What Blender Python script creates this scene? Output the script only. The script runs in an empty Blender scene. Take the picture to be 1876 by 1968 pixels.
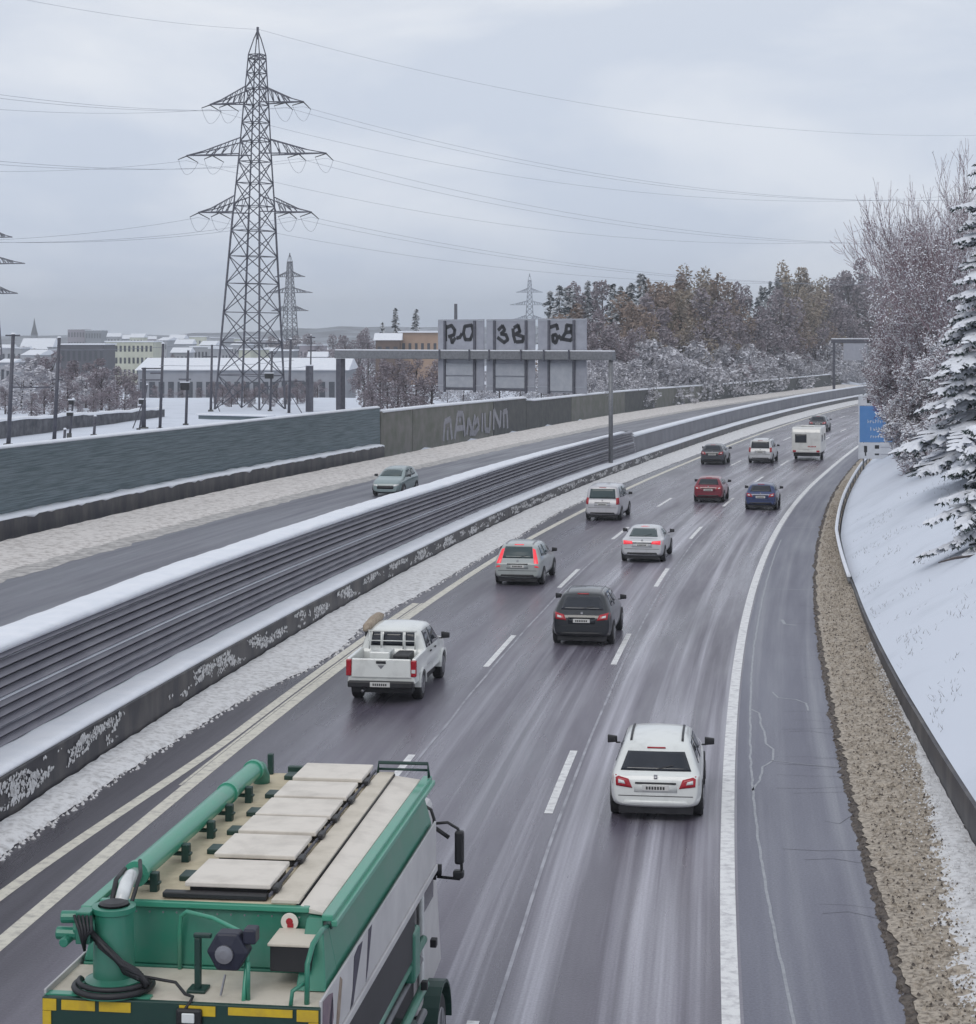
import bpy, bmesh, math, random
from mathutils import Vector, Matrix
from mathutils.bvhtree import BVHTree
from mathutils import noise as mn

SC = bpy.context.scene
COL = SC.collection
R = math.radians
# ------------------------------------------------------------------ camera, sky, sun
CAM_H = 9.5
cam = bpy.data.cameras.new("camera")
cam.sensor_fit = 'HORIZONTAL'
cam.sensor_width = 36.0
cam.lens = 36.0 * 3750 / 1876
cam.shift_y = -334.0 / 1876
cam.clip_end = 9000
co = bpy.data.objects.new("camera", cam)
COL.objects.link(co)
co.location = (0, 0, CAM_H)
co.rotation_euler = (R(90), 0, 0)
SC.camera = co
SC.view_settings.view_transform = 'Standard'
SC.view_settings.look = 'None'
SC.view_settings.exposure = 0.08
SC.view_settings.gamma = 1.0
SC.cycles.max_bounces = 6
SC.cycles.transparent_max_bounces = 4
SC.cycles.volume_bounces = 0

SUN_EL, SUN_AZ = R(42), R(200)
W = bpy.data.worlds.new("World")
SC.world = W
W.use_nodes = True
nt = W.node_tree
nt.nodes.clear()
N = nt.nodes.new
out = N('ShaderNodeOutputWorld'); bg = N('ShaderNodeBackground')
sky = N('ShaderNodeTexSky'); sky.sky_type = 'NISHITA'; sky.sun_disc = False
sky.sun_elevation = SUN_EL; sky.sun_rotation = SUN_AZ
bg.inputs['Strength'].default_value = 0.1
tc = N('ShaderNodeTexCoord'); mp = N('ShaderNodeMapping')
mp.inputs['Scale'].default_value = (5.5, 5.5, 15.0); mp.inputs['Location'].default_value = (1.3, .4, .2)
n1 = N('ShaderNodeTexNoise'); n1.inputs['Scale'].default_value = 1.0
n1.inputs['Detail'].default_value = 6; n1.inputs['Roughness'].default_value = .52
n1.inputs['Distortion'].default_value = .3
cr = N('ShaderNodeValToRGB')
cr.color_ramp.elements[0].position = .40; cr.color_ramp.elements[0].color = (6.3, 6.75, 7.65, 1)
cr.color_ramp.elements[1].position = .62; cr.color_ramp.elements[1].color = (7.95, 8.15, 8.6, 1)
# the cloud deck is greyer low down, paler higher up (real overcast brightens towards the zenith)
sep = N('ShaderNodeSeparateXYZ'); mr = N('ShaderNodeMapRange')
mr.inputs['From Min'].default_value = -0.02; mr.inputs['From Max'].default_value = .2
mr.inputs['To Min'].default_value = 0; mr.inputs['To Max'].default_value = 1
mul = N('ShaderNodeMix'); mul.data_type = 'RGBA'; mul.blend_type = 'MULTIPLY'; mul.inputs['Factor'].default_value = 1
tint = N('ShaderNodeMix'); tint.data_type = 'RGBA'; tint.inputs['A'].default_value = (.87, .92, 1.02, 1); tint.inputs['B'].default_value = (1.05, 1.05, 1.04, 1)
mx = N('ShaderNodeMix'); mx.data_type = 'RGBA'; mx.inputs['Factor'].default_value = .93
L = nt.links.new
L(tc.outputs['Generated'], mp.inputs['Vector']); L(mp.outputs[0], n1.inputs['Vector'])
L(n1.outputs['Fac'], cr.inputs[0]); L(tc.outputs['Generated'], sep.inputs[0])
L(sep.outputs['Z'], mr.inputs['Value']); L(cr.outputs[0], mul.inputs['A']); L(mr.outputs[0], tint.inputs['Factor']); L(tint.outputs['Result'], mul.inputs['B'])
L(sky.outputs[0], mx.inputs['A']); L(mul.outputs['Result'], mx.inputs['B'])
L(mx.outputs['Result'], bg.inputs['Color']); L(bg.outputs[0], out.inputs[0])

sl = bpy.data.lights.new("sun", 'SUN'); sl.energy = 0.7; sl.angle = R(25); sl.color = (1, .96, .9)
so = bpy.data.objects.new("sun", sl); COL.objects.link(so)
so.rotation_euler = (R(90) - SUN_EL, 0, R(180) - SUN_AZ)

# ------------------------------------------------------------------ helpers
def rnd(seed): return random.Random(seed)

def new_mat(name):
    m = bpy.data.materials.new(name); m.use_nodes = True
    t = m.node_tree; b = t.nodes['Principled BSDF']
    return m, t, b

def mat(name, c, c2=None, rough=.6, scale=4, detail=5, bump=0, metal=0, emit=0, spec=.5, aniso=None, lo=.35, hi=.65, coord='Object', coat=0):
    m, t, b = new_mat(name)
    b.inputs['Roughness'].default_value = rough; b.inputs['Metallic'].default_value = metal
    b.inputs['Specular IOR Level'].default_value = spec
    if coat: b.inputs['Coat Weight'].default_value = coat; b.inputs['Coat Roughness'].default_value = .08
    c = (*c, 1)
    if c2 is None:
        c2 = tuple(min(1, v * .82) for v in c[:3])
    tcn = t.nodes.new('ShaderNodeTexCoord'); no = t.nodes.new('ShaderNodeTexNoise')
    no.inputs['Scale'].default_value = scale; no.inputs['Detail'].default_value = detail
    no.inputs['Roughness'].default_value = .6
    src = tcn.outputs[coord]
    if aniso:
        mpn = t.nodes.new('ShaderNodeMapping'); mpn.inputs['Scale'].default_value = aniso
        t.links.new(src, mpn.inputs[0]); src = mpn.outputs[0]
    t.links.new(src, no.inputs['Vector'])
    rp = t.nodes.new('ShaderNodeValToRGB')
    rp.color_ramp.elements[0].position = lo; rp.color_ramp.elements[0].color = c
    rp.color_ramp.elements[1].position = hi; rp.color_ramp.elements[1].color = (*c2[:3], 1)
    t.links.new(no.outputs['Fac'], rp.inputs[0]); t.links.new(rp.outputs[0], b.inputs['Base Color'])
    if bump:
        bp = t.nodes.new('ShaderNodeBump'); bp.inputs['Strength'].default_value = bump; bp.inputs['Distance'].default_value = .05
        t.links.new(no.outputs['Fac'], bp.inputs['Height']); t.links.new(bp.outputs[0], b.inputs['Normal'])
    if emit:
        b.inputs['Emission Strength'].default_value = emit
        b.inputs['Emission Color'].default_value = c
    return m

def snowy(name, c, c2, cover=.25, soft=.35, scale=3, rough=.85, snow=(.80, .82, .87), nlo=.3, nhi=.6):
    """bark, twigs or needles whose upward faces carry snow"""
    m, t, b = new_mat(name)
    b.inputs['Roughness'].default_value = rough; b.inputs['Specular IOR Level'].default_value = .2
    g = t.nodes.new('ShaderNodeNewGeometry'); s = t.nodes.new('ShaderNodeSeparateXYZ')
    tcn = t.nodes.new('ShaderNodeTexCoord')
    no = t.nodes.new('ShaderNodeTexNoise'); no.inputs['Scale'].default_value = scale; no.inputs['Detail'].default_value = 3
    t.links.new(tcn.outputs['Object'], no.inputs['Vector'])
    add = t.nodes.new('ShaderNodeMath'); add.operation = 'ADD'
    sc = t.nodes.new('ShaderNodeMath'); sc.operation = 'MULTIPLY_ADD'
    sc.inputs[1].default_value = 1.2; sc.inputs[2].default_value = -.6
    t.links.new(no.outputs['Fac'], sc.inputs[0])
    t.links.new(g.outputs['Normal'], s.inputs[0])
    t.links.new(s.outputs['Z'], add.inputs[0]); t.links.new(sc.outputs[0], add.inputs[1])
    mr = t.nodes.new('ShaderNodeMapRange'); mr.inputs['From Min'].default_value = cover; mr.inputs['From Max'].default_value = cover + soft
    t.links.new(add.outputs[0], mr.inputs['Value'])
    rp = t.nodes.new('ShaderNodeValToRGB')
    rp.color_ramp.elements[0].position = nlo; rp.color_ramp.elements[0].color = (*c, 1)
    rp.color_ramp.elements[1].position = nhi; rp.color_ramp.elements[1].color = (*c2, 1)
    no2 = t.nodes.new('ShaderNodeTexNoise'); no2.inputs['Scale'].default_value = scale * .45
    t.links.new(tcn.outputs['Object'], no2.inputs['Vector']); t.links.new(no2.outputs['Fac'], rp.inputs[0])
    mxn = t.nodes.new('ShaderNodeMix'); mxn.data_type = 'RGBA'
    t.links.new(mr.outputs[0], mxn.inputs['Factor']); t.links.new(rp.outputs[0], mxn.inputs['A'])
    mxn.inputs['B'].default_value = (*snow, 1)
    t.links.new(mxn.outputs['Result'], b.inputs['Base Color'])
    return m

class MB:
    def __init__(s): s.v = []; s.f = []; s.uv = None
    def quad(s, a, b, c, d):
        i = len(s.v); s.v += [tuple(a), tuple(b), tuple(c), tuple(d)]; s.f.append((i, i+1, i+2, i+3))
    def tri(s, a, b, c):
        i = len(s.v); s.v += [tuple(a), tuple(b), tuple(c)]; s.f.append((i, i+1, i+2))
    def box(s, x0, x1, y0, y1, z0, z1, M=None):
        i = len(s.v)
        p = [Vector((x, y, z)) for z in (z0, z1) for y in (y0, y1) for x in (x0, x1)]
        if M is not None: p = [M @ q for q in p]
        s.v += [tuple(q) for q in p]
        s.f += [(i, i+2, i+3, i+1), (i+4, i+5, i+7, i+6), (i, i+1, i+5, i+4), (i+2, i+6, i+7, i+3), (i, i+4, i+6, i+2), (i+1, i+3, i+7, i+5)]
        return s
    def hexa(s, p):   # 8 points: bottom ring of 4, top ring of 4
        i = len(s.v); s.v += [tuple(q) for q in p]
        s.f += [(i, i+3, i+2, i+1), (i+4, i+5, i+6, i+7)] + [(i+k, i+(k+1) % 4, i+4+(k+1) % 4, i+4+k) for k in range(4)]
        return s
    def tube(s, a, b, r0, r1=None, n=8, cap=True):
        r1 = r0 if r1 is None else r1
        a = Vector(a); b = Vector(b); d = (b - a)
        if d.length < 1e-6: return s
        d.normalize(); u = d.orthogonal().normalized(); w = d.cross(u); i = len(s.v)
        for c, r in ((a, r0), (b, r1)):
            for k in range(n):
                t = 2*math.pi*k/n; s.v.append(tuple(c + (u*math.cos(t) + w*math.sin(t))*r))
        s.f += [(i+k, i+(k+1) % n, i+n+(k+1) % n, i+n+k) for k in range(n)]
        if cap: s.f += [tuple(i+n-1-k for k in range(n)), tuple(i+n+k for k in range(n))]
        return s
    def path(s, pts, r, n=6):
        pts = [Vector(p) for p in pts]; rings = []; u = None
        for k, p in enumerate(pts):
            d = (pts[min(k+1, len(pts)-1)] - pts[max(k-1, 0)]).normalized()
            u = d.orthogonal().normalized() if u is None else (u - d*u.dot(d)).normalized()
            w = d.cross(u); rr = r[k] if isinstance(r, (list, tuple)) else r
            i = len(s.v)
            for q in range(n):
                t = 2*math.pi*q/n; s.v.append(tuple(p + (u*math.cos(t) + w*math.sin(t))*rr))
            rings.append(i)
        for a, b in zip(rings, rings[1:]):
            s.f += [(a+q, a+(q+1) % n, b+(q+1) % n, b+q) for q in range(n)]
        s.f += [tuple(rings[0]+n-1-q for q in range(n)), tuple(rings[-1]+q for q in range(n))]
        return s
    def lathe(s, prof, c, n=20, axis='z'):
        i = len(s.v); m = len(prof)
        for r, h in prof:
            for k in range(n):
                t = 2*math.pi*k/n; x, y = r*math.cos(t), r*math.sin(t)
                if axis == 'z': s.v.append((c[0]+x, c[1]+y, c[2]+h))
                elif axis == 'x': s.v.append((c[0]+h, c[1]+x, c[2]+y))
                else: s.v.append((c[0]+x, c[1]+h, c[2]-y))
        for j in range(m-1):
            s.f += [(i+j*n+k, i+j*n+(k+1) % n, i+(j+1)*n+(k+1) % n, i+(j+1)*n+k) for k in range(n)]
        s.f += [tuple(i+n-1-k for k in range(n)), tuple(i+(m-1)*n+k for k in range(n))]
        return s
    def build(s, name, m, parent=None, smooth=False, bevel=0, sub=0):
        me = bpy.data.meshes.new(name); me.from_pydata(s.v, [], s.f)
        if s.uv:
            ul = me.uv_layers.new(name='UVMap')
            for lp in me.loops: ul.data[lp.index].uv = s.uv[lp.vertex_index]
        me.materials.append(m)
        if smooth:
            me.polygons.foreach_set('use_smooth', [True]*len(me.polygons))
        me.validate()
        o = bpy.data.objects.new(name, me); COL.objects.link(o)
        if parent is not None: o.parent = parent
        if bevel:
            b = o.modifiers.new('bevel', 'BEVEL'); b.width = bevel; b.segments = 2; b.limit_method = 'ANGLE'; b.angle_limit = R(40)
        if sub:
            b = o.modifiers.new('sub', 'SUBSURF'); b.levels = sub; b.render_levels = sub
        return o

def tag(o, label=None, cat=None, group=None, kind=None):
    if label: o['label'] = label
    if cat: o['category'] = cat
    if group: o['group'] = group
    if kind: o['kind'] = kind
    return o
def thing(name, label, cat, loc=(0, 0, 0), rz=0, group=None):
    o = bpy.data.objects.new(name, None); COL.objects.link(o); o.empty_display_size = .3
    o.location = loc; o.rotation_euler = (0, 0, rz)
    return tag(o, label, cat, group)
def dup(root, loc, rz=0, scale=1, label=None, group=None):
    kids = list(root.children)
    r = root.copy(); COL.objects.link(r); r.location = loc; r.rotation_euler = (0, 0, rz)
    r.scale = (scale, scale, scale) if not isinstance(scale, tuple) else scale
    if label: r['label'] = label
    if group: r['group'] = group
    for ch in kids:
        c = ch.copy(); COL.objects.link(c); c.parent = r
        for g in list(ch.children):
            if g.name in COL.objects and g.parent == ch:
                d = g.copy(); COL.objects.link(d); d.parent = c
    return r

# ------------------------------------------------------------------ the road's line (right edge line, offset d to the right)
F_, HY_, CX_ = 3750.0, 650.0, 938.0
S1, A0, A1, K1, K2 = 130., .874, .075, .001334, .0004
def base(s):
    if s < S1: return A0 + A1*s + K1/2*s*s
    u = s - S1
    return A0 + A1*S1 + K1/2*S1*S1 + (A1 + K1*S1)*u + K2/2*u*u
def hd(s): return math.atan(A1 + K1*s) if s < S1 else math.atan(A1 + K1*S1 + K2*(s - S1))
def P(s, d, z=0.0):
    t = hd(s); return Vector((base(s) + d*math.cos(t), s - d*math.sin(t), z))
def sd(X, Y):
    s = Y
    for _ in range(25):
        t = hd(s); dx = X - base(s); dy = Y - s
        s += (dx*math.sin(t) + dy*math.cos(t))*math.cos(t)*.9
    t = hd(s); dx = X - base(s); dy = Y - s
    return s, dx*math.cos(t) - dy*math.sin(t)
def at(px, Y): return (px - CX_)*Y/F_           # X of a picture column at depth Y
def zpx(py, Y): return CAM_H - (py - HY_)*Y/F_    # height of a picture row at depth Y
def ss(a, b, x):
    t = min(1, max(0, (x - a)/(b - a))); return t*t*(3 - 2*t)
def lerp_tab(tab, x):
    if x <= tab[0][0]: return tab[0][1]
    for (a, u), (b, v) in zip(tab, tab[1:]):
        if x <= b: return u + (v - u)*(x - a)/(b - a)
    return tab[-1][1]
def zr(s): return -0.9*ss(190, 420, s)
def nz(x, y, z=0): return mn.noise((x, y, z))

def ground_z(X, Y):
    s, d = sd(X, Y) if Y < 700 else (Y, -60 if X < base(Y) else 60)
    if d > 4.2:
        return zr(s) + .15 + 8.5*(1 - math.exp(-max(0, d - 4.6)*.075)) + .15*nz(X*.3, Y*.3)
    if d > -37.0: return -.45 + zr(s)
    z = 2.5 + .12*nz(X*.15, Y*.15)
    far = ss(225, 320, Y)*ss(190, 240, Y)
    z = z*(1 - far) + far*(-3.0)
    hill = ss(-42, -120, d)*ss(215, 300, s)*ss(-15, 25, X)
    z = z + hill*(10 - z) if hill > 0 else z
    z = -.45 + (z + .45)*ss(-37.2, -41, d)
    if Y > 600: z = z*(1 - ss(600, 1000, Y)) - 9*ss(600, 1000, Y)
    return z

# ------------------------------------------------------------------ materials
M = {}
M['snow'] = mat('fresh snow', (.80, .82, .87), (.73, .76, .82), .7, 1.3, 8, bump=.35, spec=.2)
M['snow_field'] = mat('snow with grass showing', (.66, .70, .78), (.54, .58, .65), .8, .35, 10, bump=.3, spec=.15, lo=.5, hi=.8)
M['snow_dirty'] = mat('grainy road snow', (.70, .70, .71), (.40, .39, .39), .8, 6, 12, bump=.9, spec=.2, lo=.45, hi=.72)
M['snow_verge'] = mat('dirty beige verge snow', (.66, .63, .61), (.34, .31, .295), .8, 3.2, 12, bump=.9, spec=.2, lo=.46, hi=.70)
M['slush'] = mat('brown slush', (.50, .48, .46), (.25, .235, .23), .6, 2.2, 10, bump=.5, lo=.4, hi=.62)
M['line_white'] = mat('white road paint', (.74, .74, .74), (.40, .39, .41), .5, 5, 12, lo=.46, hi=.74)
M['line_cream'] = mat('cream road paint', (.66, .63, .54), (.34, .32, .29), .5, 5, 12, lo=.46, hi=.74)
M['plinth'] = mat('dark wet concrete', (.032, .031, .04), (.12, .11, .105), .5, 1.1, 10, bump=.3, lo=.42, hi=.74, aniso=(1, 1, .35))
M['slat'] = mat('grey aluminium slat', (.155, .15, .185), (.215, .21, .245), .45, .8, 6)
M['noisewall'] = mat('grey green wood wool panel', (.075, .108, .122), (.17, .21, .235), .8, 1.0, 6, bump=.4, coord='UV', aniso=(.35, 13, 1), lo=.38, hi=.62)
M['concrete'] = mat('mossy concrete', (.13, .135, .11), (.20, .19, .18), .85, .8, 8, bump=.3)
M['concrete_dark'] = mat('dark concrete', (.07, .072, .075), (.11, .11, .105), .85, 1.2, 8, bump=.3)
M['steel'] = mat('galvanised steel', (.16, .165, .18), (.22, .225, .24), .5, 6, 4, metal=.4)
M['steel_dark'] = mat('dark lattice steel', (.075, .078, .10), (.12, .12, .145), .55, 3, 4, metal=.2)
M['steel_far'] = mat('pale lattice steel', (.16, .18, .23), (.2, .22, .27), .6, 3, 4)
M['post'] = mat('dark mast paint', (.055, .055, .075), (.09, .09, .11), .6, 4, 4)
M['panel_back'] = mat('sign back aluminium', (.30, .31, .36), (.36, .37, .42), .5, 2, 4, metal=.15)
M['panel_box'] = mat('pale sign box', (.40, .42, .46), (.33, .35, .40), .5, 2, 4)
M['spray'] = mat('black spray paint', (.012, .012, .018), (.03, .03, .035), .5)
M['spray_pale'] = mat('pale spray paint', (.36, .35, .39), (.24, .24, .27), .7, 3)
M['blue'] = mat('blue sign', (.085, .22, .48), (.10, .24, .50), .4, 3)
M['white_sign'] = mat('white sign', (.6, .62, .66), (.52, .54, .58), .45, 3)
M['tyre'] = mat('wet tyre rubber', (.012, .012, .014), (.02, .02, .022), .6)
M['rim'] = mat('alloy rim', (.22, .22, .24), (.3, .3, .32), .35, metal=.7)
M['glass'] = mat('tinted car glass', (.012, .016, .024), (.016, .02, .03), .06, spec=.55)
M['glass_teal'] = mat('teal tinted glass', (.03, .055, .06), (.035, .06, .065), .08, spec=.6)
M['trim'] = mat('black plastic trim', (.012, .012, .015), (.02, .02, .024), .5)
M['lamp_red'] = mat('red tail lamp', (.42, .012, .025), (.30, .01, .02), .25, 14)
M['lamp_lit'] = mat('lit red tail lamp', (.85, .05, .07), (.75, .03, .05), .25, 14, emit=.45)
M['lamp_clear'] = mat('clear lamp', (.7, .72, .72), (.55, .57, .57), .15)
M['plate'] = mat('number plate', (.62, .62, .60), (.55, .55, .54), .4, 30)
M['plate_ink'] = mat('plate lettering', (.03, .03, .03), None, .5)
M['leather'] = M['trim']

def paint(name, c, dirt=(.25, .24, .24)):
    d = tuple(a*.6 + b*.4*.5 for a, b in zip(c, dirt))
    return mat(name, c, d, .28, 1.6, 8, coat=.6, lo=.5, hi=.8)

# asphalt: fine aggregate, long tyre streaks and patchy wet film along the lanes (UV = metres across, metres along)
def asphalt(name, dark, light, streak, wet=.33, dry=.55, seed=0, tracks=None):
    m, t, b = new_mat(name)
    n_ = t.nodes.new; l = t.links.new
    tcn = n_('ShaderNodeTexCoord')
    def noise(sx, sy, det, off=0):
        mpn = n_('ShaderNodeMapping'); mpn.inputs['Scale'].default_value = (sx, sy, 1); mpn.inputs['Location'].default_value = (off + seed, off*2, 0)
        no = n_('ShaderNodeTexNoise'); no.inputs['Scale'].default_value = 1; no.inputs['Detail'].default_value = det; no.inputs['Roughness'].default_value = .6
        l(tcn.outputs['UV'], mpn.inputs[0]); l(mpn.outputs[0], no.inputs['Vector']); return no.outputs['Fac']
    def ramp(src, lo, hi, a=0., bb=1.):
        r = n_('ShaderNodeMapRange'); r.inputs['From Min'].default_value = lo; r.inputs['From Max'].default_value = hi
        r.inputs['To Min'].default_value = a; r.inputs['To Max'].default_value = bb; l(src, r.inputs['Value']); return r.outputs[0]
    def mixc(f, A, B):
        x = n_('ShaderNodeMix'); x.data_type = 'RGBA'; l(f, x.inputs['Factor'])
        for k, v in (('A', A), ('B', B)):
            if isinstance(v, tuple): x.inputs[k].default_value = (*v, 1)
            else: l(v, x.inputs[k])
        return x.outputs['Result']
    def math2(op, a, bb):
        x = n_('ShaderNodeMath'); x.operation = op
        for k, v in enumerate((a, bb)):
            if isinstance(v, (int, float)): x.inputs[k].default_value = v
            else: l(v, x.inputs[k])
        return x.outputs[0]
    big = noise(.35, .05, 4); st = noise(1.6, .018, 4, 7); st2 = noise(4.5, .03, 3, 17); fine = noise(24, 20, 3, 3)
    c = mixc(ramp(big, .35, .65), dark, light)
    f = ramp(st, .46, .66)
    f = math2('MULTIPLY', f, ramp(st2, .3, .62, .35, 1))
    if tracks:
        # salt film and wet sheen painted as pale streaks, strongest in the right lanes
        sepx = n_('ShaderNodeSeparateXYZ'); l(tcn.outputs['UV'], sepx.inputs[0])
        band = ramp(sepx.outputs[0], tracks[0], tracks[1], .15, 1.0)
        f = math2('MULTIPLY', f, band)
    c = mixc(f, c, streak)
    if tracks:
        w = ramp(sepx.outputs[0], -12.6, -9.0, .42, 1.0)
        wm = n_('ShaderNodeMix'); wm.data_type = 'RGBA'; wm.blend_type = 'MULTIPLY'; wm.inputs['Factor'].default_value = 1
        l(c, wm.inputs['A']); l(w, wm.inputs['B']); c = wm.outputs['Result']
    g = n_('ShaderNodeMix'); g.data_type = 'RGBA'; g.blend_type = 'MULTIPLY'; g.inputs['Factor'].default_value = .5
    l(c, g.inputs['A']); x = mixc(ramp(fine, .3, .7), (.6, .6, .6), (1.25, 1.25, 1.25)); l(x, g.inputs['B'])
    l(g.outputs['Result'], b.inputs['Base Color'])
    l(ramp(noise(.9, .06, 4, 11), .35, .65, wet, dry), b.inputs['Roughness'])
    bp = n_('ShaderNodeBump'); bp.inputs['Strength'].default_value = .25; bp.inputs['Distance'].default_value = .02
    l(fine, bp.inputs['Height']); l(bp.outputs[0], b.inputs['Normal'])
    b.inputs['Specular IOR Level'].default_value = .5
    return m
M['asphalt'] = asphalt('wet motorway asphalt', (.080, .070, .096), (.138, .124, .160), (.44, .43, .49), .20, .44, tracks=(-8.0, -5.0))
M['asphalt_opp'] = asphalt('wet asphalt of the other side', (.085, .085, .112), (.115, .115, .145), (.19, .19, .225), .3, .5, 40)
M['shoulder'] = asphalt('hard shoulder asphalt', (.125, .125, .165), (.165, .168, .21), (.25, .255, .29), .45, .65, 90)

# ------------------------------------------------------------------ strips along the road
def frange(a, b, st):
    n = max(1, int(round((b - a)/st))); return [a + (b - a)*k/n for k in range(n + 1)]
def strip(name, m, s_list, prof, kind='structure', parent=None, smooth=True):
    """prof(s) -> list of (d, z) across; uv = (d, s)"""
    b = MB(); b.uv = []; n = None
    for s in s_list:
        row = prof(s); n = len(row)
        for d, z in row:
            b.v.append(tuple(P(s, d, z))); b.uv.append((d, s))
    for i in range(len(s_list) - 1):
        for j in range(n - 1):
            b.f.append((i*n+j, i*n+j+1, (i+1)*n+j+1, (i+1)*n+j))
    o = b.build(name, m, parent, smooth)
    if kind and parent is None: o['kind'] = kind
    return o
SL = frange(4, 60, 2) + frange(62, 200, 3) + frange(204, 640, 6)
def flat(d0, d1, z, n=3):
    return lambda s: [(d0 + (d1 - d0)*k/n, z + zr(s)) for k in range(n + 1)]

road = strip('road', M['asphalt'], SL, flat(-13.95, .16, 0, 10))
opp = strip('opposite_carriageway', M['asphalt_opp'], SL, flat(-31.5, -16.9, 0, 8))
def sh_edge(s): return lerp_tab([(5, 2.48), (53, 2.45), (75, 2.26), (99, 2.07), (132, 1.6), (150, 1.4), (640, 1.4)], s)
def gr_edge(s): return lerp_tab([(5, 4.75), (36, 4.46), (46, 4.27), (72, 3.68), (92, 3.02), (125, 2.65), (140, 2.4), (640, 2.3)], s)
def jag(s, k=0, a=.1): return a*nz(s*.9, k) + a*.9*nz(s*3.1, k + 5)
SF = frange(8, 50, .16) + frange(50.2, 70, .3) + frange(70.6, 200, .8) + frange(202, 420, 4)
shoulder = strip('hard_shoulder', M['shoulder'], SF, lambda s: [(.16, .004 + zr(s)), (1.2, .004 + zr(s)), (sh_edge(s) + .12 + jag(s, 1, .05), .004 + zr(s))])

# painted lines are parts of the road they lie on
def line(d, w, s0, s1, m=M['line_white'], z=.004, name='lane_line', parent=road, df=None):
    q = frange(s0, s1, 1.5 if s0 < 100 else 3)
    f = df or (lambda s: d)
    return strip(name, m, q, lambda s: [(f(s) - w/2, z + zr(s)), (f(s) + w/2, z + zr(s))], None, parent, False)
line(-.02, .26, 6, 420, name='edge_line', z=.008)
for k in range(-1, 18):
    s0 = 38.55 + (k - 1)*17.7
    line(-3.62, .17, s0, s0 + 5.9, df=lambda s: -3.58 - .28*ss(50, 100, s))
    line(-7.25, .17, s0 - .9, s0 + 5.0, df=lambda s: -7.2 - .25*ss(50, 100, s))
line(-11.35, .30, 8, 420, M['line_cream'], name='edge_line', df=lambda s: -11.38 + .25*ss(80, 110, s))
line(-11.9, .26, 8, 68, M['line_cream'], name='edge_line', df=lambda s: -11.8 - .55*ss(46, 30, s))
line(-11.58, .07, 40, 68, M['line_cream'], name='edge_line')
M['seam'] = mat('pale lengthwise asphalt seam', (.36, .36, .40), (.22, .215, .25), .5, 1.2, 6, lo=.4, hi=.6)
line(0, .06, 10, 130, M['seam'], name='asphalt_seam', df=lambda s: -3.32 - .25*ss(50, 100, s) + .03*nz(s*.15, 2))
line(0, .06, 30, 130, M['seam'], name='asphalt_seam', df=lambda s: -6.98 - .25*ss(50, 100, s) + .05*nz(s*.2, 5))
# sealed cracks on the shoulder
M['sealant'] = mat('pale crack sealant', (.34, .35, .38), (.24, .25, .28), .5, 6)
def crack(pts, w=.045):
    b = MB()
    q = []
    for (a, c), (e, f) in zip(pts, pts[1:]):
        n = max(2, int(abs(e - a)/.4) + 3)
        q += [(a + (e - a)*k/n, c + (f - c)*k/n) for k in range(n)]
    q.append(pts[-1])
    w3 = [P(s, d + .03*nz(s*2, d*3), .0085) for s, d in q]
    for a, c in zip(w3, w3[1:]):
        t = (c - a); t.z = 0
        if t.length < 1e-5: continue
        u = Vector((t.y, -t.x, 0)).normalized()*w/2
        b.quad(a - u, a + u, c + u, c - u)
    return b.build('sealed_crack', M['sealant'], shoulder)
crack([(20, .98), (27, .86), (33, .66), (38, .54), (44, .45), (52, .42), (60, .40), (66, .42), (73, .42), (92, .40)], .05)
crack([(41, .47), (42, .65), (43.3, .72), (44, .95), (45.2, .98), (45.8, .8), (47.2, .78), (48, .7), (49.5, .66), (50, .45)], .05)
crack([(52.5, 1.0), (51.7, 1.12), (51.5, 1.6), (51.0, 1.85), (50, 1.9)], .05)
crack([(44, .9), (43.7, 1.6), (43.5, 2.4)], .03)
M['crack_dark'] = mat('open asphalt crack', (.055, .055, .065), None, .8)
cq = rnd(61); _seal = M['sealant']; M['sealant'] = M['crack_dark']
for k in range(26):
    s = 24 + 50*cq.random(); d0 = cq.uniform(.9, 1.9)
    crack([(s, d0), (s + cq.gauss(0, .12), (d0 + 2.4)/2), (s + cq.gauss(0, .2), 2.42)], cq.uniform(.006, .014))
for s, d in (): crack([(s, d), (s + .6, d + .1), (s + 1.3, d - .05), (s + 1.9, d + .12)], .05)
M['sealant'] = _seal
crack([(74, .1), (74, 2.2)], .05); crack([(98, .1), (98.2, 2.0)], .06); crack([(66, 1.2), (65, 1.3), (64.8, 1.7)], .1)

# snow, slush and soil strips beside the carriageways
def snow_edge(s):
    e = lerp_tab([(8, -13.5), (34, -13.25), (42, -13.1), (50, -12.75), (54, -12.2), (58, -12.05), (61, -12.35), (66, -12.35), (72, -12.1), (91, -12.0), (104, -12.3), (150, -11.9), (250, -11.6)], s)
    return e + jag(s, 3, .10)
def snow_prof(l, r, h):
    def f(s):
        a, b = l(s), r(s); rows = []
        for k in range(9):
            t = k/8; d = a + (b - a)*t
            z = zr(s) + (.012 if k == 8 else .03 + h*math.sin(math.pi*min(1, .5 + .5*t))**.7 + .035*nz(d*3, s*1.2) + .03*nz(d*6, s*3, 4))
            rows.append((d, max(z, .014 + zr(s))))
        return rows
    return f
strip('roadside_snow', M['snow_dirty'], SF, snow_prof(lambda s: -13.96, snow_edge, .12))
strip('verge_snow', M['snow_verge'], frange(16, 200, .8) + frange(203, 420, 4), snow_prof(lambda s: -34.7, lambda s: -30.2 + jag(s, 7, .3), .15))
strip('slush_strip', M['slush'], frange(16, 200, 1) + frange(203, 420, 4), lambda s: [(-30.6, .012 + zr(s)), (-29.6, .012 + zr(s)), (-28.9 + jag(s, 12, .35), .006 + zr(s))])
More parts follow.
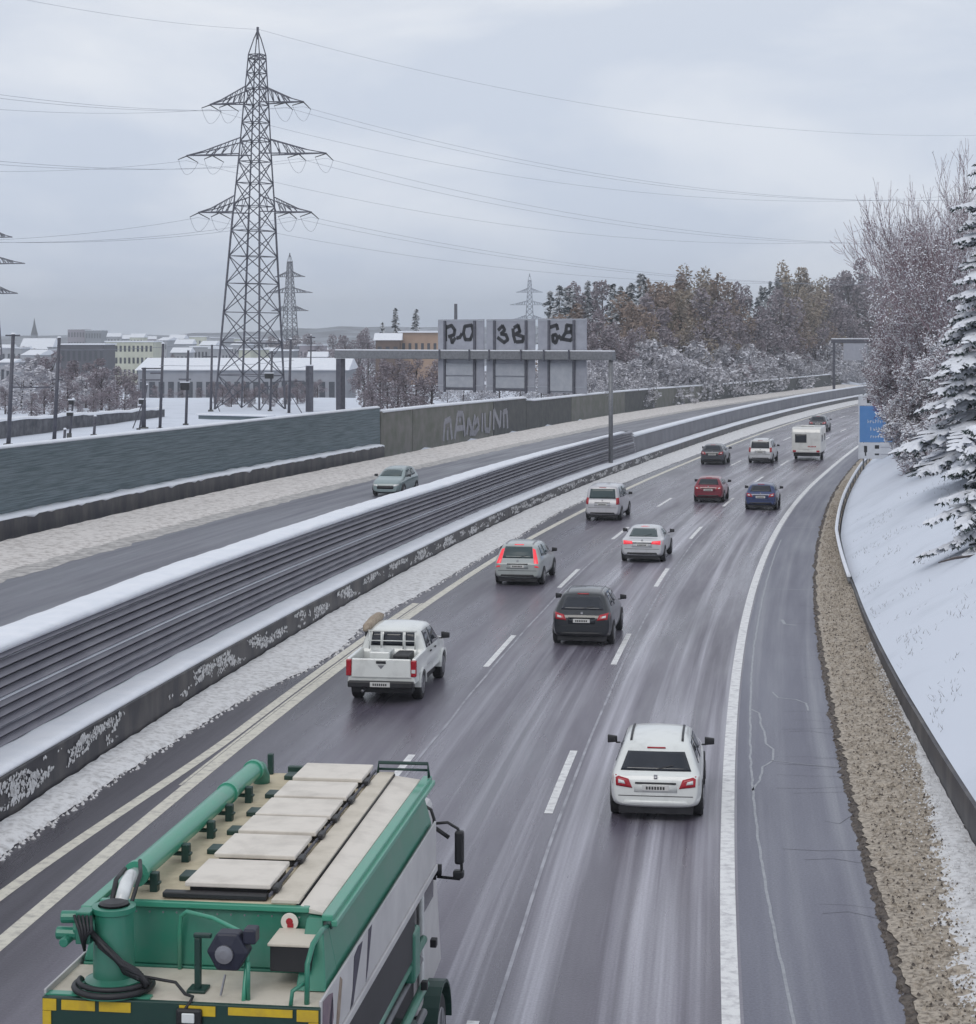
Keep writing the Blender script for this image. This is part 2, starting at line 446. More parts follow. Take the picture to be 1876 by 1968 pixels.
# soil edge, gravel verge
M['soil'] = mat('dark soil crumbs', (.045, .036, .034), (.15, .125, .105), .9, 8, 8, bump=1)
M['gravel'] = mat('beige verge of matted grass and grit', (.47, .41, .34), (.17, .145, .12), .95, 11, 12, bump=1.0, lo=.42, hi=.66)
strip('soil_edge', M['soil'], SF, lambda s: [(sh_edge(s) - .05 + jag(s, 1, .10) + .07*nz(s*7, 2), .012 + zr(s)), (sh_edge(s) + .06 + .05*nz(s*5, 8), .04 + zr(s)), (sh_edge(s) + .3, .05 + zr(s))])
def gv(s):
    a = sh_edge(s) + .10 + jag(s, 9, .1) + .10*nz(s*4.7, 31); b = gr_edge(s) + .06; r = []
    for k in range(10):
        d = a + (b - a)*k/9
        r.append((d, .06 + zr(s) + .09*math.sin(math.pi*k/9*.6) + (.05*nz(d*4, s*2.2) + .035*nz(d*9, s*7, 3))*(0 if k == 0 else 1)))
    return r
strip('gravel_verge', M['gravel'], SF, gv)
# clods and tufts scattered over the verge
rg = rnd(5)
def clods(name, m, n, s0, s1, lo, hi, r0, r1, zb, pw=1.0):
    b = MB()
    for _ in range(n):
        s = s0 + (s1 - s0)*rg.random()**1.6; t = rg.random()**pw
        a, c = lo(s), hi(s); d = a + (c - a)*t; r = rg.uniform(r0, r1)
        p = P(s, d, zb(s, t) + r*.2)
        q = [p + Vector((math.cos(k*1.257 + r*90)*r*rg.uniform(.6, 1.3), math.sin(k*1.257 + r*90)*r*rg.uniform(.6, 1.3), -r*.5)) for k in range(5)]
        top = p + Vector((rg.uniform(-.4, .4)*r, rg.uniform(-.4, .4)*r, r*rg.uniform(.5, 1.0)))
        i = len(b.v); b.v += [tuple(x) for x in q] + [tuple(top)]
        b.f += [(i+k, i+(k+1) % 5, i+5) for k in range(5)]
    o = b.build(name, m); o['kind'] = 'stuff'; return o
vz = lambda s, t: .07 + zr(s) + .09*math.sin(math.pi*t*.6)
clods('gravel', M['gravel'], 22000, 16, 130, lambda s: sh_edge(s) + .2, lambda s: gr_edge(s), .012, .045, vz)
clods('snow_specks', M['snow_dirty'], 2600, 14, 60, lambda s: gr_edge(s) - 1.5*ss(60, 25, s) - .2, lambda s: gr_edge(s), .008, .028, lambda s, t: vz(s, t) + .045 + .05*t, .45)
clods('soil_clods', M['soil'], 5200, 20, 130, lambda s: sh_edge(s) - .05, lambda s: sh_edge(s) + .38, .012, .055, lambda s, t: .02 + zr(s), .8)
clods('dark_crumbs', M['soil'], 3000, 20, 110, lambda s: sh_edge(s) + .2, lambda s: gr_edge(s), 0.010, .034, lambda s, t: vz(s, t) + .015)
clods('snow_lumps', M['snow_dirty'], 1600, 22, 120, lambda s: snow_edge(s) - .25, lambda s: snow_edge(s) + .14, .015, .06, lambda s, t: .012 + zr(s), .6)
# snow patch lying on the outer half of the verge near the viewer
strip('verge_snow_patch', M['snow_dirty'], frange(14, 50, .2), lambda s: [(gr_edge(s) - 1.35*ss(50, 27, s) + jag(s, 21, .26) - .02, .10 + zr(s)), (gr_edge(s) - .6*ss(50, 27, s), .205 + .04*nz(s*2, 3) + zr(s)), (gr_edge(s) + .03, .20 + .04*nz(s*2, 8) + zr(s))])

# ------------------------------------------------------------------ terrain
gb = MB()
xs = [-1600, -1000, -650, -450, -330] + frange(-260, 260, 4) + [330, 450, 650, 1000, 1600]
ys = [-60, -20] + frange(0, 460, 5) + [480, 520, 580, 660, 800, 1000, 1400, 2000, 2950]
for y in ys:
    for x in xs: gb.v.append((x, y, ground_z(x, y) - (.12 if 0 else 0)))
nx = len(xs)
for j in range(len(ys) - 1):
    for i in range(nx - 1): gb.f.append((j*nx+i, j*nx+i+1, (j+1)*nx+i+1, (j+1)*nx+i))
# the strip of bank beside the road is modelled finely on its own: keep the coarse sheet under it
for k, v in enumerate(gb.v):
    if v[1] < 420:
        s, d = sd(v[0], v[1])
        if 2 < d < 46: gb.v[k] = (v[0], v[1], min(v[2] - .7, -.5 + zr(s)) if d < 9 else v[2] - .7)
g_o = gb.build('ground', M['snow_field'], None, True); g_o['kind'] = 'structure'
def bank_z(s, d):
    return zr(s) + lerp_tab([(10, .85), (36, .85), (50, .6), (70, .3), (80, .22), (400, .25)], s) + 8.5*(1 - math.exp(-max(0, d - gr_edge(s) - .12)*.075))
def bk(s):
    e = gr_edge(s) + .14; r = []
    for k in range(34):
        d = e + (k/33)**1.6*42
        lump = 0 if k == 0 else (.10*nz(d*.8, s*.5) + .05*nz(d*2.2, s*1.7, 3))*min(1, k/4)
        r.append((d, bank_z(s, d) + lump))
    return r
strip('snow_bank', M['snow_field'], frange(8, 140, .9) + frange(143, 420, 5), bk)

# far hills
def ridge(name, Y, x0, x1, hf, m, depth=500):
    b = MB(); n = 90
    for k in range(n + 1):
        x = x0 + (x1 - x0)*k/n; h = hf(x)
        b.v += [(x, Y - depth, -10), (x, Y - depth*.35, -10 + (h + 10)*.62 + 1.5*nz(x*.02, 3)), (x, Y, h + 1.2*nz(x*.05, 7)), (x, Y + depth, -12)]
    for k in range(n):
        for j in range(3): b.f.append((k*4+j, (k+1)*4+j, (k+1)*4+j+1, k*4+j+1))
    o = b.build(name, m, None, True); o['kind'] = 'structure'; return o
M['hill'] = mat('wooded hillside under snow', (.10, .10, .125), (.34, .36, .42), .95, .035, 10, lo=.42, hi=.66)
ridge('hills', 2300, -1300, 1300, lambda x: 13 + 10*ss(-420, -140, x) + 4*nz(x*.006, 1) + 5*nz(x*.02, 4), M['hill'])
ridge('hills', 1500, -480, 700, lambda x: -8 + 21*ss(-150, -60, x) + 2*nz(x*.02, 9), M['hill'], 250)
#@@PART2
# ------------------------------------------------------------------ median barrier: concrete plinth, louvred screen, snow cap
def loft(name, m, s_list, sec, parent=None, smooth=False, closed=True, bevel=0):
    """closed cross-section (d, z) swept along the road"""
    b = MB(); b.uv = []; n = None
    for s in s_list:
        q = sec(s); n = len(q); acc = 0
        for k, (d, z) in enumerate(q):
            if k: acc += math.hypot(d - q[k-1][0], z - q[k-1][1])
            b.v.append(tuple(P(s, d, z + zr(s)))); b.uv.append((s, acc))
    for i in range(len(s_list) - 1):
        for j in range(n if closed else n - 1):
            k = (j + 1) % n
            b.f.append((i*n+j, i*n+k, (i+1)*n+k, (i+1)*n+j))
    if closed:
        e = (len(s_list) - 1)*n
        b.f += [tuple(range(n)), tuple(e + n - 1 - j for j in range(n))]
    return b.build(name, m, parent, smooth, bevel)
def hp(s): return lerp_tab([(10, 1.02), (36, 1.0), (50, .92), (80, .72), (140, .66), (420, .62)], s)
def ht(s): return lerp_tab([(10, 2.93), (40, 2.93), (54, 2.86), (90, 2.48), (150, 2.42)], s)
SB = frange(12, 145.5, 2.5)
SA = frange(12, 145.5, 2.5) + frange(149, 420, 4)
SE = frange(12, 120, .5) + frange(121, 420, 3)
mb_ = thing('median_wall', 'low dark wet concrete wall with a snow covered ledge along the left edge of the carriageway', 'wall', P(40, -14.5))
def under(root, o):
    o.parent = root; o.matrix_parent_inverse = root.matrix_world.inverted() if False else Matrix.Translation(-Vector(root.location))
    return o
def child(root, o):
    # child built in world coordinates
    return under(root, o)
child(mb_, loft('concrete_face', M['plinth'], SA, lambda s: [(-15.1, -.4), (-14.0, -.4), (-14.02, hp(s) - .06), (-14.07, hp(s)), (-15.1, hp(s))]))
def ledge(s):
    r = []
    for k in range(6):
        d = -14.03 - 1.0*k/5
        r.append((d, hp(s) + .03 + .05*min(1, k) + .03*nz(d*2, s*.9)))
    return [(-15.05, hp(s) - .02), (-14.035 + .02*nz(s*2, 8), hp(s) - .02)] + r
child(mb_, loft('snow_ledge', M['snow'], SE, ledge, smooth=True))
# snow thrown against the face by traffic
b = MB(); q = rnd(8)
for _ in range(17000):
    s = 22 + 130*q.random()**1.4
    t = q.random(); hz = hp(s)*(.30 + .58*t)
    if nz(s*.55, t*1.7, 3) + .45*nz(s*2.3, t*4, 9) + .3*nz(s*.12, 2) < .02 + .3*abs(t - .6): continue
    r = q.uniform(.008, .036)*(1 + .9*max(0, nz(s*1.7, t*3, 1))); p = P(s, -13.995, hz + zr(s)); u = P(s + 1, -13.995, hz + zr(s)) - p
    i = len(b.v); nn = Vector((u.y, -u.x, 0)).normalized()
    for k in range(5):
        a = k*1.257 + s
        b.v.append(tuple(p + u*math.cos(a)*r*q.uniform(.7, 1.9) + Vector((0, 0, math.sin(a)*r*q.uniform(.9, 2.0)))))
    b.v.append(tuple(p + nn*r*.6)); b.f += [(i+k, i+(k+1) % 5, i+5) for k in range(5)]
o = b.build('snow_splatter', M['snow_dirty'], None, True); o['kind'] = 'stuff'; child(mb_, o)

lb = thing('louvre_barrier', 'dark grey noise barrier of horizontal louvre slats with a broad snow cap, between the carriageways', 'noise barrier', P(60, -15.5))
NS = 10
M['lip'] = mat('thin frost on slat edges', (.50, .51, .55), (.20, .21, .24), .6, .6, 8, lo=.4, hi=.62)
def slat_sec(k):
    def f(s):
        z0 = hp(s) + .04; H_ = (ht(s) - z0)/NS; zz = z0 + H_*k
        lean = .5
        d0 = -15.0 - lean*(k/NS)*.55; d1 = -15.0 - lean*((k+1)/NS)*.55
        return [(d0 + .13, zz + H_*.32), (d0 + .135, zz + H_*.38), (d0 - .0, zz + H_*.93), (d0 - .10, zz + H_*.93), (d0 + .02, zz + H_*.34)]
    return f
for k in range(NS):
    child(lb, loft('slat', M['slat'], SB, slat_sec(k)))
    def lip(s, k=k):
        z0 = hp(s) + .04; H_ = (ht(s) - z0)/NS; zz = z0 + H_*k; d1 = -15.0 - .5*((k+1)/NS)*.55
        d0 = -15.0 - .5*(k/NS)*.55
        th = (.04 if k == 4 else .018)*(1 + .5*nz(s*.3, k)); w = .03 if k == 4 else .0
        return [(d0 - .09, zz + H_*.93 + .002), (d0 + .01 + w, zz + H_*.93 + .002 - w*.9), (d0 + .005 + w, zz + H_*.93 + th - w*.6), (d0 - .09, zz + H_*.93 + th)]
    if k in (1, 4, 8, 9): child(lb, loft('slat_snow', M['snow'] if k == 4 else M['lip'], SB, lip))
M['shade'] = mat('gap shade backing', (.02, .02, .028), (.03, .03, .04), .7)  # backing is near black to paint the shade between the slats
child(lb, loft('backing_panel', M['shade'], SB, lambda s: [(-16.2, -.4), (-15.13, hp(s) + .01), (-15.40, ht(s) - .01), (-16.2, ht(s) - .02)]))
def cap(s):
    h = ht(s); w = 1.22 - .6*ss(85, 140, s); tk_ = .75 - .3*ss(80, 140, s); r = [(-15.1 - w, h - .015), (-15.12, h - .015)]
    for k in range(7):
        t = k/6; d = -15.08 - w*t + (.03*nz(s*.9, 5) if k == 0 else 0)
        r.append((d, h + .05 + (.14*math.sin(math.pi*min(1, .12 + t*.8)) + .045*nz(s*.5, d) + .03*nz(s*1.9, d*2, 3))*tk_))
    return r
child(lb, loft('snow_cap', M['snow'], SE[:SE.index(min(SE, key=lambda v: abs(v - 145.5)))], cap, smooth=True))
M['far_panel'] = mat('plain grey barrier panel', (.15, .15, .17), (.21, .21, .235), .7, .5, 6)
fb = thing('far_barrier', 'lower plain grey noise barrier with snowy top continuing beyond the louvred one to the bend', 'noise barrier', P(180, -15.5))
SFB = frange(146, 420, 4)
child(fb, loft('panel', M['far_panel'], SFB, lambda s: [(-15.5, -.3), (-15.15, -.3), (-15.25, 1.9), (-15.5, 1.9)]))
child(fb, loft('snow_cap', M['snow'], SFB, lambda s: [(-16.3, 1.88), (-15.2, 1.905), (-15.16, 2.0), (-15.6, 2.1), (-16.3, 1.98)], smooth=True))

# ------------------------------------------------------------------ far side: kerb wall, noise wall, concrete wall
kw = thing('kerb_wall', 'low dark wall with ragged snow on top at the foot of the tall grey green noise wall', 'wall', P(100, -35))
SK = frange(30, 147, 1)
child(kw, loft('wall', M['plinth'], SK, lambda s: [(-36.0, -.4), (-35.55, -.4), (-35.55, .92), (-36.0, .92)]))
child(kw, loft('snow', M['snow'], frange(30, 147, .5), lambda s: [(-36.4, .8), (-35.52 + .05*nz(s*1.5, 1), .925 - .22*max(0, nz(s*.9, 3)) - .1*max(0, nz(s*3.1, 4))), (-35.56, .97 + .04*nz(s*1.3, 5)), (-35.9, 1.02 + .08*nz(s*.8, 2)), (-36.4, 1.06 + .1*nz(s*.6, 9))], smooth=True))
def nw_top(s): return lerp_tab([(60, 4.25), (87, 4.2), (114, 4.0), (149, 3.88)], s)
nw = thing('noise_wall', 'tall grey green ribbed noise wall with a snow line on top, left of the graffiti wall', 'noise wall', P(110, -36.5))
SN = frange(30.4, 148.6, 2.6)
child(nw, loft('ribbed_panel', M['noisewall'], SN, lambda s: [(-36.9, -.4), (-36.42, -.4), (-36.47, nw_top(s)), (-36.85, nw_top(s))]))
child(nw, loft('snow_cap', M['snow'], frange(30.4, 148.6, 1.3), lambda s: [(-36.95, nw_top(s) - .03), (-36.45, nw_top(s) - .02), (-36.45, nw_top(s) + .07), (-36.7, nw_top(s) + .15), (-36.95, nw_top(s) + .06)], smooth=True))
cw = thing('concrete_wall', 'old mossy concrete wall with pale graffiti and a snow topped coping, right of the noise wall', 'wall', P(200, -36.5))
def cw_top(s): return lerp_tab([(149, 3.45), (160, 3.42), (196, 3.15), (196.5, 2.78), (244, 2.65), (316, 2.3), (413, 2.35), (500, 2.4)], s)
for k, (s0, s1, mm) in enumerate([(149, 157.5, 'concrete'), (157.55, 172, 'concrete'), (172.05, 183.5, 'concrete'), (183.55, 196, 'concrete_dark'), (196.3, 216, 'concrete_dark'), (216.05, 244, 'concrete'), (244.05, 262, 'concrete_dark'), (262.05, 300, 'concrete'), (300.05, 345, 'concrete_dark'), (345.05, 430, 'concrete_dark')]):
    dd = .04*(k % 2)
    child(cw, loft('wall_panel', M[mm], frange(s0, s1, 4), lambda s: [(-37.0, -.5), (-36.5 + dd, -.5), (-36.5 + dd, cw_top(s) - zr(s)*0), (-37.0, cw_top(s))]))
for s0, s1 in ((149, 196), (196.3, 430)):
    child(cw, loft('snow_coping', M['snow'], frange(s0, s1, 3), lambda s: [(-37.1, cw_top(s) + .002), (-36.4, cw_top(s) + .002), (-36.4, cw_top(s) + .14), (-36.75, cw_top(s) + .24), (-37.1, cw_top(s) + .14)], smooth=True))
# end pier beside the noise wall
b = MB(); p = P(148.9, -36.7); b.box(-.35, .35, -.25, .12, -.4, 3.55, Matrix.Translation(p) @ Matrix.Rotation(-hd(149), 4, 'Z'))
child(cw, b.build('end_pier', M['concrete'], None, False, .03))
# pale block lettering sprayed on the wall (strokes in wall coordinates: metres along, metres up)
gl = [[(0, 0), (.3, 1.7), (1.5, 1.9), (1.9, 0)], [(.9, 0), (.9, .9), (1.1, .9)],
      [(2.5, 0), (3.2, 2.3), (4.4, 2.2), (4.9, .1)], [(2.9, .9), (4.6, .9)], [(3.6, 1.5), (3.8, 1.9)],
      [(5.3, .2), (5.7, 1.7), (6.6, .4), (7.3, 1.9)], [(6.0, .3), (7.3, .2), (8.2, .7), (8.0, 1.5), (7.2, 1.2)],
      [(9.0, .2), (9.1, 2.0)], [(9.7, 2.0), (9.8, .3), (10.9, .2), (11.1, 2.1)], [(11.9, .2), (12.0, 2.2), (13.6, .4), (13.8, 2.0)], [(14.6, .2), (14.5, 1.8), (15.4, 1.9), (15.6, .1)]]
b = MB()
for st in gl:
    pts = []
    for (a, c), (e, f) in zip(st, st[1:]):
        for k in range(6): pts.append((a + (e - a)*k/6, c + (f - c)*k/6))
    pts.append(st[-1])
    for (a, c), (e, f) in zip(pts, pts[1:]):
        for da, dc in ((.0, .0),):
            s0, s1 = 166.5 + a*1.42, 166.5 + e*1.42; ln = math.hypot(s1 - s0, f - c) + 1e-6
            ua, uc = (s1 - s0)/ln, (f - c)/ln; w = .27
            q4 = [(s0 - ua*.05 - uc*w, .25 + c + ua*w), (s0 - ua*.05 + uc*w, .25 + c - ua*w), (s1 + ua*.05 + uc*w, .25 + f - ua*w), (s1 + ua*.05 - uc*w, .25 + f + ua*w)]
            b.quad(*[P(x, -36.44, z) for x, z in q4])
child(cw, b.build('graffiti', M['spray_pale']))

# ------------------------------------------------------------------ low wall and guard rail below the snow bank
rw = thing('bank_wall', 'low dark retaining wall at the foot of the snow bank beside the verge', 'wall', P(40, 4.5))
SR = frange(8, 76, 1.2)
def rh(s): return lerp_tab([(10, .9), (36, .86), (50, .58), (70, .28), (76, .2)], s)
child(rw, loft('wall', M['plinth'], SR, lambda s: [(gr_edge(s) + .04, -.3), (gr_edge(s) + .16, -.3), (gr_edge(s) + .2, rh(s)), (gr_edge(s) + .05, rh(s))][::-1]))
gr_ = thing('guard_rail', 'thin snow capped guard rail running along the verge towards the blue sign', 'guard rail', P(90, 3.2))
SG = frange(74, 150, 1.5)
child(gr_, loft('rail', M['steel'], SG, lambda s: [(gr_edge(s) - .1, .35), (gr_edge(s) - .02, .35), (gr_edge(s) - .02, .52), (gr_edge(s) - .1, .52)]))
child(gr_, loft('snow_cap', M['snow'], SG, lambda s: [(gr_edge(s) - .13, .522), (gr_edge(s) + .01, .522), (gr_edge(s) + .01, .58), (gr_edge(s) - .06, .62), (gr_edge(s) - .13, .58)]))
for k in range(20):
    s = 75 + k*3.9; b = MB(); p = P(s, gr_edge(s)); b.box(-.03, .03, -.05, .05, -.1, .5, Matrix.Translation(p)); child(gr_, b.build('post', M['steel']))

# ------------------------------------------------------------------ sign gantry over the far carriageway
GR, GL = P(133.6, -14.6), P(141.5, -37.3)
ga = math.atan2(GR.y - GL.y, GL.x - GR.x) if False else -math.atan2(GL.y - GR.y, -(GL.x - GR.x))
GW = (GL - GR).length
ga = math.atan2(GL.y - GR.y, GR.x - GL.x)
gy = thing('sign_gantry', 'grey steel portal gantry carrying three sign panels seen from behind, with black graffiti', 'gantry', GR, -ga)
gz = 8.45
# local x runs across the road (to the right), y along it
MB().tube((0, 0, .5), (0, 0, gz - .3), .16, .16, 12).build('pillar', M['steel'], gy, True)
MB().box(-GW - .25, -GW + .25, -.28, .28, 0, gz - .52).build('pillar', M['post'], gy, False, .03)
MB().box(-GW - .4, .25, -.3, .3, gz - .5, gz + .1).build('beam', M['steel'], gy, False, .04)
MB().box(-GW - .38, .24, -.24, .24, gz + .103, gz + .19).build('beam_snow', M['snow'], gy, False, .04)
b = MB(); b.tube((0, 0, .4), (0, 0, .62), .34, .34, 12); b.build('base_plate', M['steel_dark'], gy)
def gx(px, yy=.5):   # local x of a picture column on the gantry plane
    best = min(range(0, 2600), key=lambda k: abs(CX_ + F_*((Matrix.Translation(gy.location) @ Matrix.Rotation(-ga, 4, 'Z')) @ Vector((-k/100, yy, 0))).x/((Matrix.Translation(gy.location) @ Matrix.Rotation(-ga, 4, 'Z')) @ Vector((-k/100, yy, 0))).y - px))
    return -best/100
pz0, pz1 = 5.65, 10.9
strokes = {
 0: [[(.02, .95), (.02, .15)], [(.05, .85), (.22, .95), (.33, .70), (.30, .45), (.12, .36)], [(.18, .38), (.24, .02), (.34, .28)], [(.40, .28), (.50, .32), (.56, .50)], [(.66, .90), (.90, .96), (.95, .6), (.85, .2), (.68, .2), (.62, .55), (.66, .9)], [(.98, .95), (.98, .4)]],
 1: [[(.1, .3), (.3, .05), (.42, .2), (.36, .45), (.2, .5), (.32, .7), (.25, .92), (.12, .7)], [(.58, .75), (.6, .4), (.66, .06)], [(.74, .95), (.80, .62), (.66, .48)], [(.66, .48), (.92, .34), (.88, .1), (.7, .08)], [(.80, .62), (.74, .95), (.62, .82)]],
 2: [[(.0, .82), (.3, .95)], [(.3, .95), (.34, .72)], [(.16, .12), (.14, .42), (.26, .46), (.34, .3), (.26, .02), (.16, .12)], [(.38, .4), (.5, .2)], [(.7, .94), (.9, .9), (.88, .6), (.66, .56), (.7, .94)], [(.66, .56), (.5, .24), (.85, .16), (.98, .35), (.88, .6)]],
}
for i, (xa, xb, p0, p1) in enumerate([(843, 931, 857, 914), (936, 1029, 952, 1013), (1035, 1128, 1057, 1105)]):
    a, c, e, f = gx(xa), gx(xb), gx(p0), gx(p1)
    lb_ = ['left hand sign panel seen from behind with black graffiti', 'middle sign panel seen from behind with black graffiti', 'right hand sign panel seen from behind, plainer lower half'][i]
    sp = MB().box(a, c, .42, .52, pz0 + (.0 if i < 2 else -.1), pz1).build('sign_panel', M['panel_back'], gy, False, .01); sp['label'] = lb_
    for x in (e, f):
        MB().box(x - .09, x + .09, .31, .415, pz0 - .15, pz1 - .1).build('support_post', M['steel_dark'], sp)
        MB().box(x - .06, x + .06, -.36, -.30, gz - .62, gz + .22).build('clamp', M['steel_dark'], sp)
    mm = M['panel_box']
    for za, zb in (((6.75, 7.65), (5.85, 6.65)) if i < 2 else ((5.7, 7.7),)):
        MB().box(e + .12, f - .12, .33, .417, za, zb).build('back_board', mm, sp, False, .02)
    if i < 2: MB().box(e - .05, f + .05, .30, .41, pz0 + .02, pz0 + .14).build('bottom_rail', M['steel_dark'], sp)
    for z in (pz1 - .14, pz0 + .3): MB().box(a + .02, c - .02, .385, .416, z, z + .09).build('cross_rail', M['panel_box'], sp)
    b = MB()
    for st in strokes[i]:
        pts = [Vector((e + (f - e)*u, .405, 9.12 + 1.4*v)) for u, v in st]
        for p_, q_ in zip(pts, pts[1:]):
            dv = (q_ - p_).normalized(); nv = Vector((-dv.z, 0, dv.x))*.135
            p2, q2 = p_ - dv*.05, q_ + dv*.05
            b.quad(p2 - nv, p2 + nv, q2 + nv, q2 - nv)
    b.build('graffiti', M['spray'], sp)
# second gantry far down the road
g2 = thing('sign_gantry', 'dark distant gantry over the road at the bend, half hidden by reddish trees', 'gantry', (at(1603, 320), 320, 0), -hd(320))
MB().box(-.2, .2, -.2, .2, -1, 9.3).build('pillar', M['post'], g2)
MB().box(11.6, 12, -.2, .2, -1, 9.3).build('pillar', M['post'], g2)
MB().box(-.4, 12.2, -.35, .35, 8.7, 9.35).build('beam', M['post'], g2)
MB().box(-.4, 12.2, -.3, .3, 9.353, 9.5).build('beam_snow', M['snow'], g2)
MB().box(1.6, 5.4, -.5, -.38, 5.9, 8.66).build('sign_panel', M['panel_back'], g2)

# ------------------------------------------------------------------ blue direction sign by the verge
bs = thing('direction_sign', 'tall blue direction sign with white writing above a white panel, beside snowy trees', 'road sign', (at(1652, 137), 137, 0), -.06)
MB().tube((.28, 0, -.2), (.28, 0, 5.6), .06, n=10).build('post', M['steel'], bs, True)
MB().tube((2.75, 0, -.2), (2.75, 0, 5.6), .06, n=10).build('post', M['steel'], bs, True)
MB().box(-.08, 3.0, -.12, -.07, 2.2, 4.75).build('blue_panel', M['blue'], bs, False, .02)
MB().box(-.08, 3.0, -.12, -.07, 4.78, 5.5).build('header_panel', M['white_sign'], bs, False, .02)
MB().box(.5, .8, -.13, -.121, 4.95, 5.3).build('header_symbol', M['trim'], bs)
MB().box(-.08, 3.0, -.12, -.07, 1.05, 2.17).build('white_panel', M['white_sign'], bs, False, .02)
b = MB()
for (z, x0, n_) in ((3.55, .55, 7), (3.02, .75, 9), (2.5, .75, 10)):
    q = rnd(int(z*100)); x = x0
    for k in range(n_):
        w = q.uniform(.09, .14); h = q.choice((.17, .17, .25))
        b.box(x, x + w*.35, -.128, -.121, z, z + h); b.box(x, x + w, -.128, -.121, z + .06*q.randint(0, 2), z + .06*q.randint(0, 2) + .055); x += w + .06
b.build('writing', M['white_sign'], bs)
b = MB(); b.box(.30, .52, -.13, -.121, 1.5, 1.95); b.box(1.05, 1.35, -.13, -.121, 1.75, 2.0); b.box(1.05, 1.35, -.13, -.121, 1.3, 1.42); b.box(.36, .46, -.13, -.121, 1.25, 1.5)
b.build('pictogram', M['trim'], bs)
b = MB(); b.box(1.45, 2.9, -.13, -.121, 1.34, 1.39); b.box(1.45, 2.9, -.13, -.121, 1.83, 1.88); b.build('dividing_line', M['panel_back'], bs)
MB().box(-.085, -.01, -.13, -.06, 1.03, 5.5).build('frame', M['white_sign'], bs)

# ------------------------------------------------------------------ pylons
def pylon(label, loc, H_=40., rz=0, lean=0, m=None, detail=True, group='lattice pylons of the power lines'):
    m = m or M['steel_dark']
    root = thing('pylon', label, 'pylon', loc, rz, group)
    root.rotation_euler = (0, lean, rz)
    k = H_/40.
    prof = [(0, 2.7), (20.8, 1.6), (26.9, 1.22), (32.3, .95), (37.4, .66), (39.2, .24)]
    hw = lambda z: lerp_tab(prof, z/k)*k
    r1, r2 = (.105, .06) if detail else (.16, .11)
    b = MB()
    lv = [0]; z = 0
    while z < 37.2:
        z += max(1.25, lerp_tab([(0, 3.6), (22, 2.4), (37, 1.4)], z)); lv.append(min(z, 37.4))
    if lv[-1] < 37.4: lv.append(37.4)
    cs = [(1, 1), (-1, 1), (-1, -1), (1, -1)]
    for sx, sy in cs:
        for (za, wa), (zb, wb) in zip(prof, prof[1:]):
            b.tube((sx*wa*k, sy*wa*k, za*k), (sx*wb*k, sy*wb*k, zb*k), r1*(1 - za/80), n=4)
    for za, zb in zip(lv, lv[1:]):
        wa, wb = hw(za*k), hw(zb*k)
        for q in range(4):
            (ax, ay), (bx, by) = cs[q], cs[(q+1) % 4]
            b.tube((ax*wa, ay*wa, za*k), (bx*wb, by*wb, zb*k), r2, n=3, cap=False)
            b.tube((bx*wa, by*wa, za*k), (ax*wb, ay*wb, zb*k), r2, n=3, cap=False)
            if detail or zb > 20: b.tube((ax*wb, ay*wb, zb*k), (bx*wb, by*wb, zb*k), r2*.8, n=3, cap=False)
    for sx, sy in cs: b.tube((sx*.22*k, sy*.22*k, 39.2*k), (0, 0, 40*k), r2, n=4)
    b.tube((0, 0, 39*k), (0, 0, 40.3*k), r1*1.2, n=6)
    b.build('tower_body', m, root)
    for za, half in ((32.3, 5.7), (26.9, 8.5), (20.8, 6.9)):
        za *= k; half *= k
        for sx in (-1, 1):
            b = MB(); w = hw(za); tip = (sx*half, 0, za); w2 = hw(za + 1.7*k)
            for sy in (-1, 1):
                b.tube((sx*w, sy*w, za), tip, r2*1.3, n=4); b.tube((sx*w2, sy*w2, za + 1.7*k), (sx*half*.72, sy*w*.3, za + .42*k), r2*1.15, n=4)
                b.tube((sx*half*.72, sy*w*.3, za + .42*k), tip, r2*1.1, n=4)
                n_ = 5
                for q in range(1, n_):
                    t = q/n_; t2 = (q - .5)/n_
                    lo = Vector((sx*w, sy*w, za)).lerp(Vector(tip), t*.8); hi = Vector((sx*w2, sy*w2, za + 1.7*k)).lerp(Vector((sx*half*.72, sy*w*.3, za + .42*k)), t2)
                    b.tube(lo, hi, r2*.7, n=3, cap=False)
                    hi2 = Vector((sx*w2, sy*w2, za + 1.7*k)).lerp(Vector((sx*half*.72, sy*w*.3, za + .42*k)), t)
                    b.tube(lo, hi2, r2*.7, n=3, cap=False)
            for t in (.35, .65):
                p_ = Vector((sx*w, w, za)).lerp(Vector(tip), t); q_ = Vector((sx*w, -w, za)).lerp(Vector(tip), t); b.tube(p_, q_, r2*.8, n=3, cap=False)
            b.build('crossarm', m, root)
            if detail:
                b = MB()
                for yy, xx in ((-1.2, half), (1.2, half), (-1.2, half*.62), (1.2, half*.62)):
                    c0 = Vector((sx*xx, 0, za - .05)); c1 = Vector((sx*xx - sx*.2, yy*1.5, za - .55))
                    b.tube(c0, c1, .06, .04, n=6)
                b.build('insulator', M['trim'], root)
                b = MB()
                for xx in (half, half*.62):
                    pts = []
                    for q in range(9):
                        t = q/8*2 - 1; pts.append((sx*xx - sx*.2*abs(t), 1.8*t, za - .55 - 1.35*(1 - t*t)))
                    b.path(pts, .016, 4)
                b.build('jumper_cable', M['steel_far'], root)
    return root
PYL = Vector((-23.4, 192, 2.5)); PRZ = R(-24)
py_main = pylon('tall dark lattice pylon standing behind the noise wall, the nearest of the pylons', PYL, 37.3, PRZ, R(1.3))
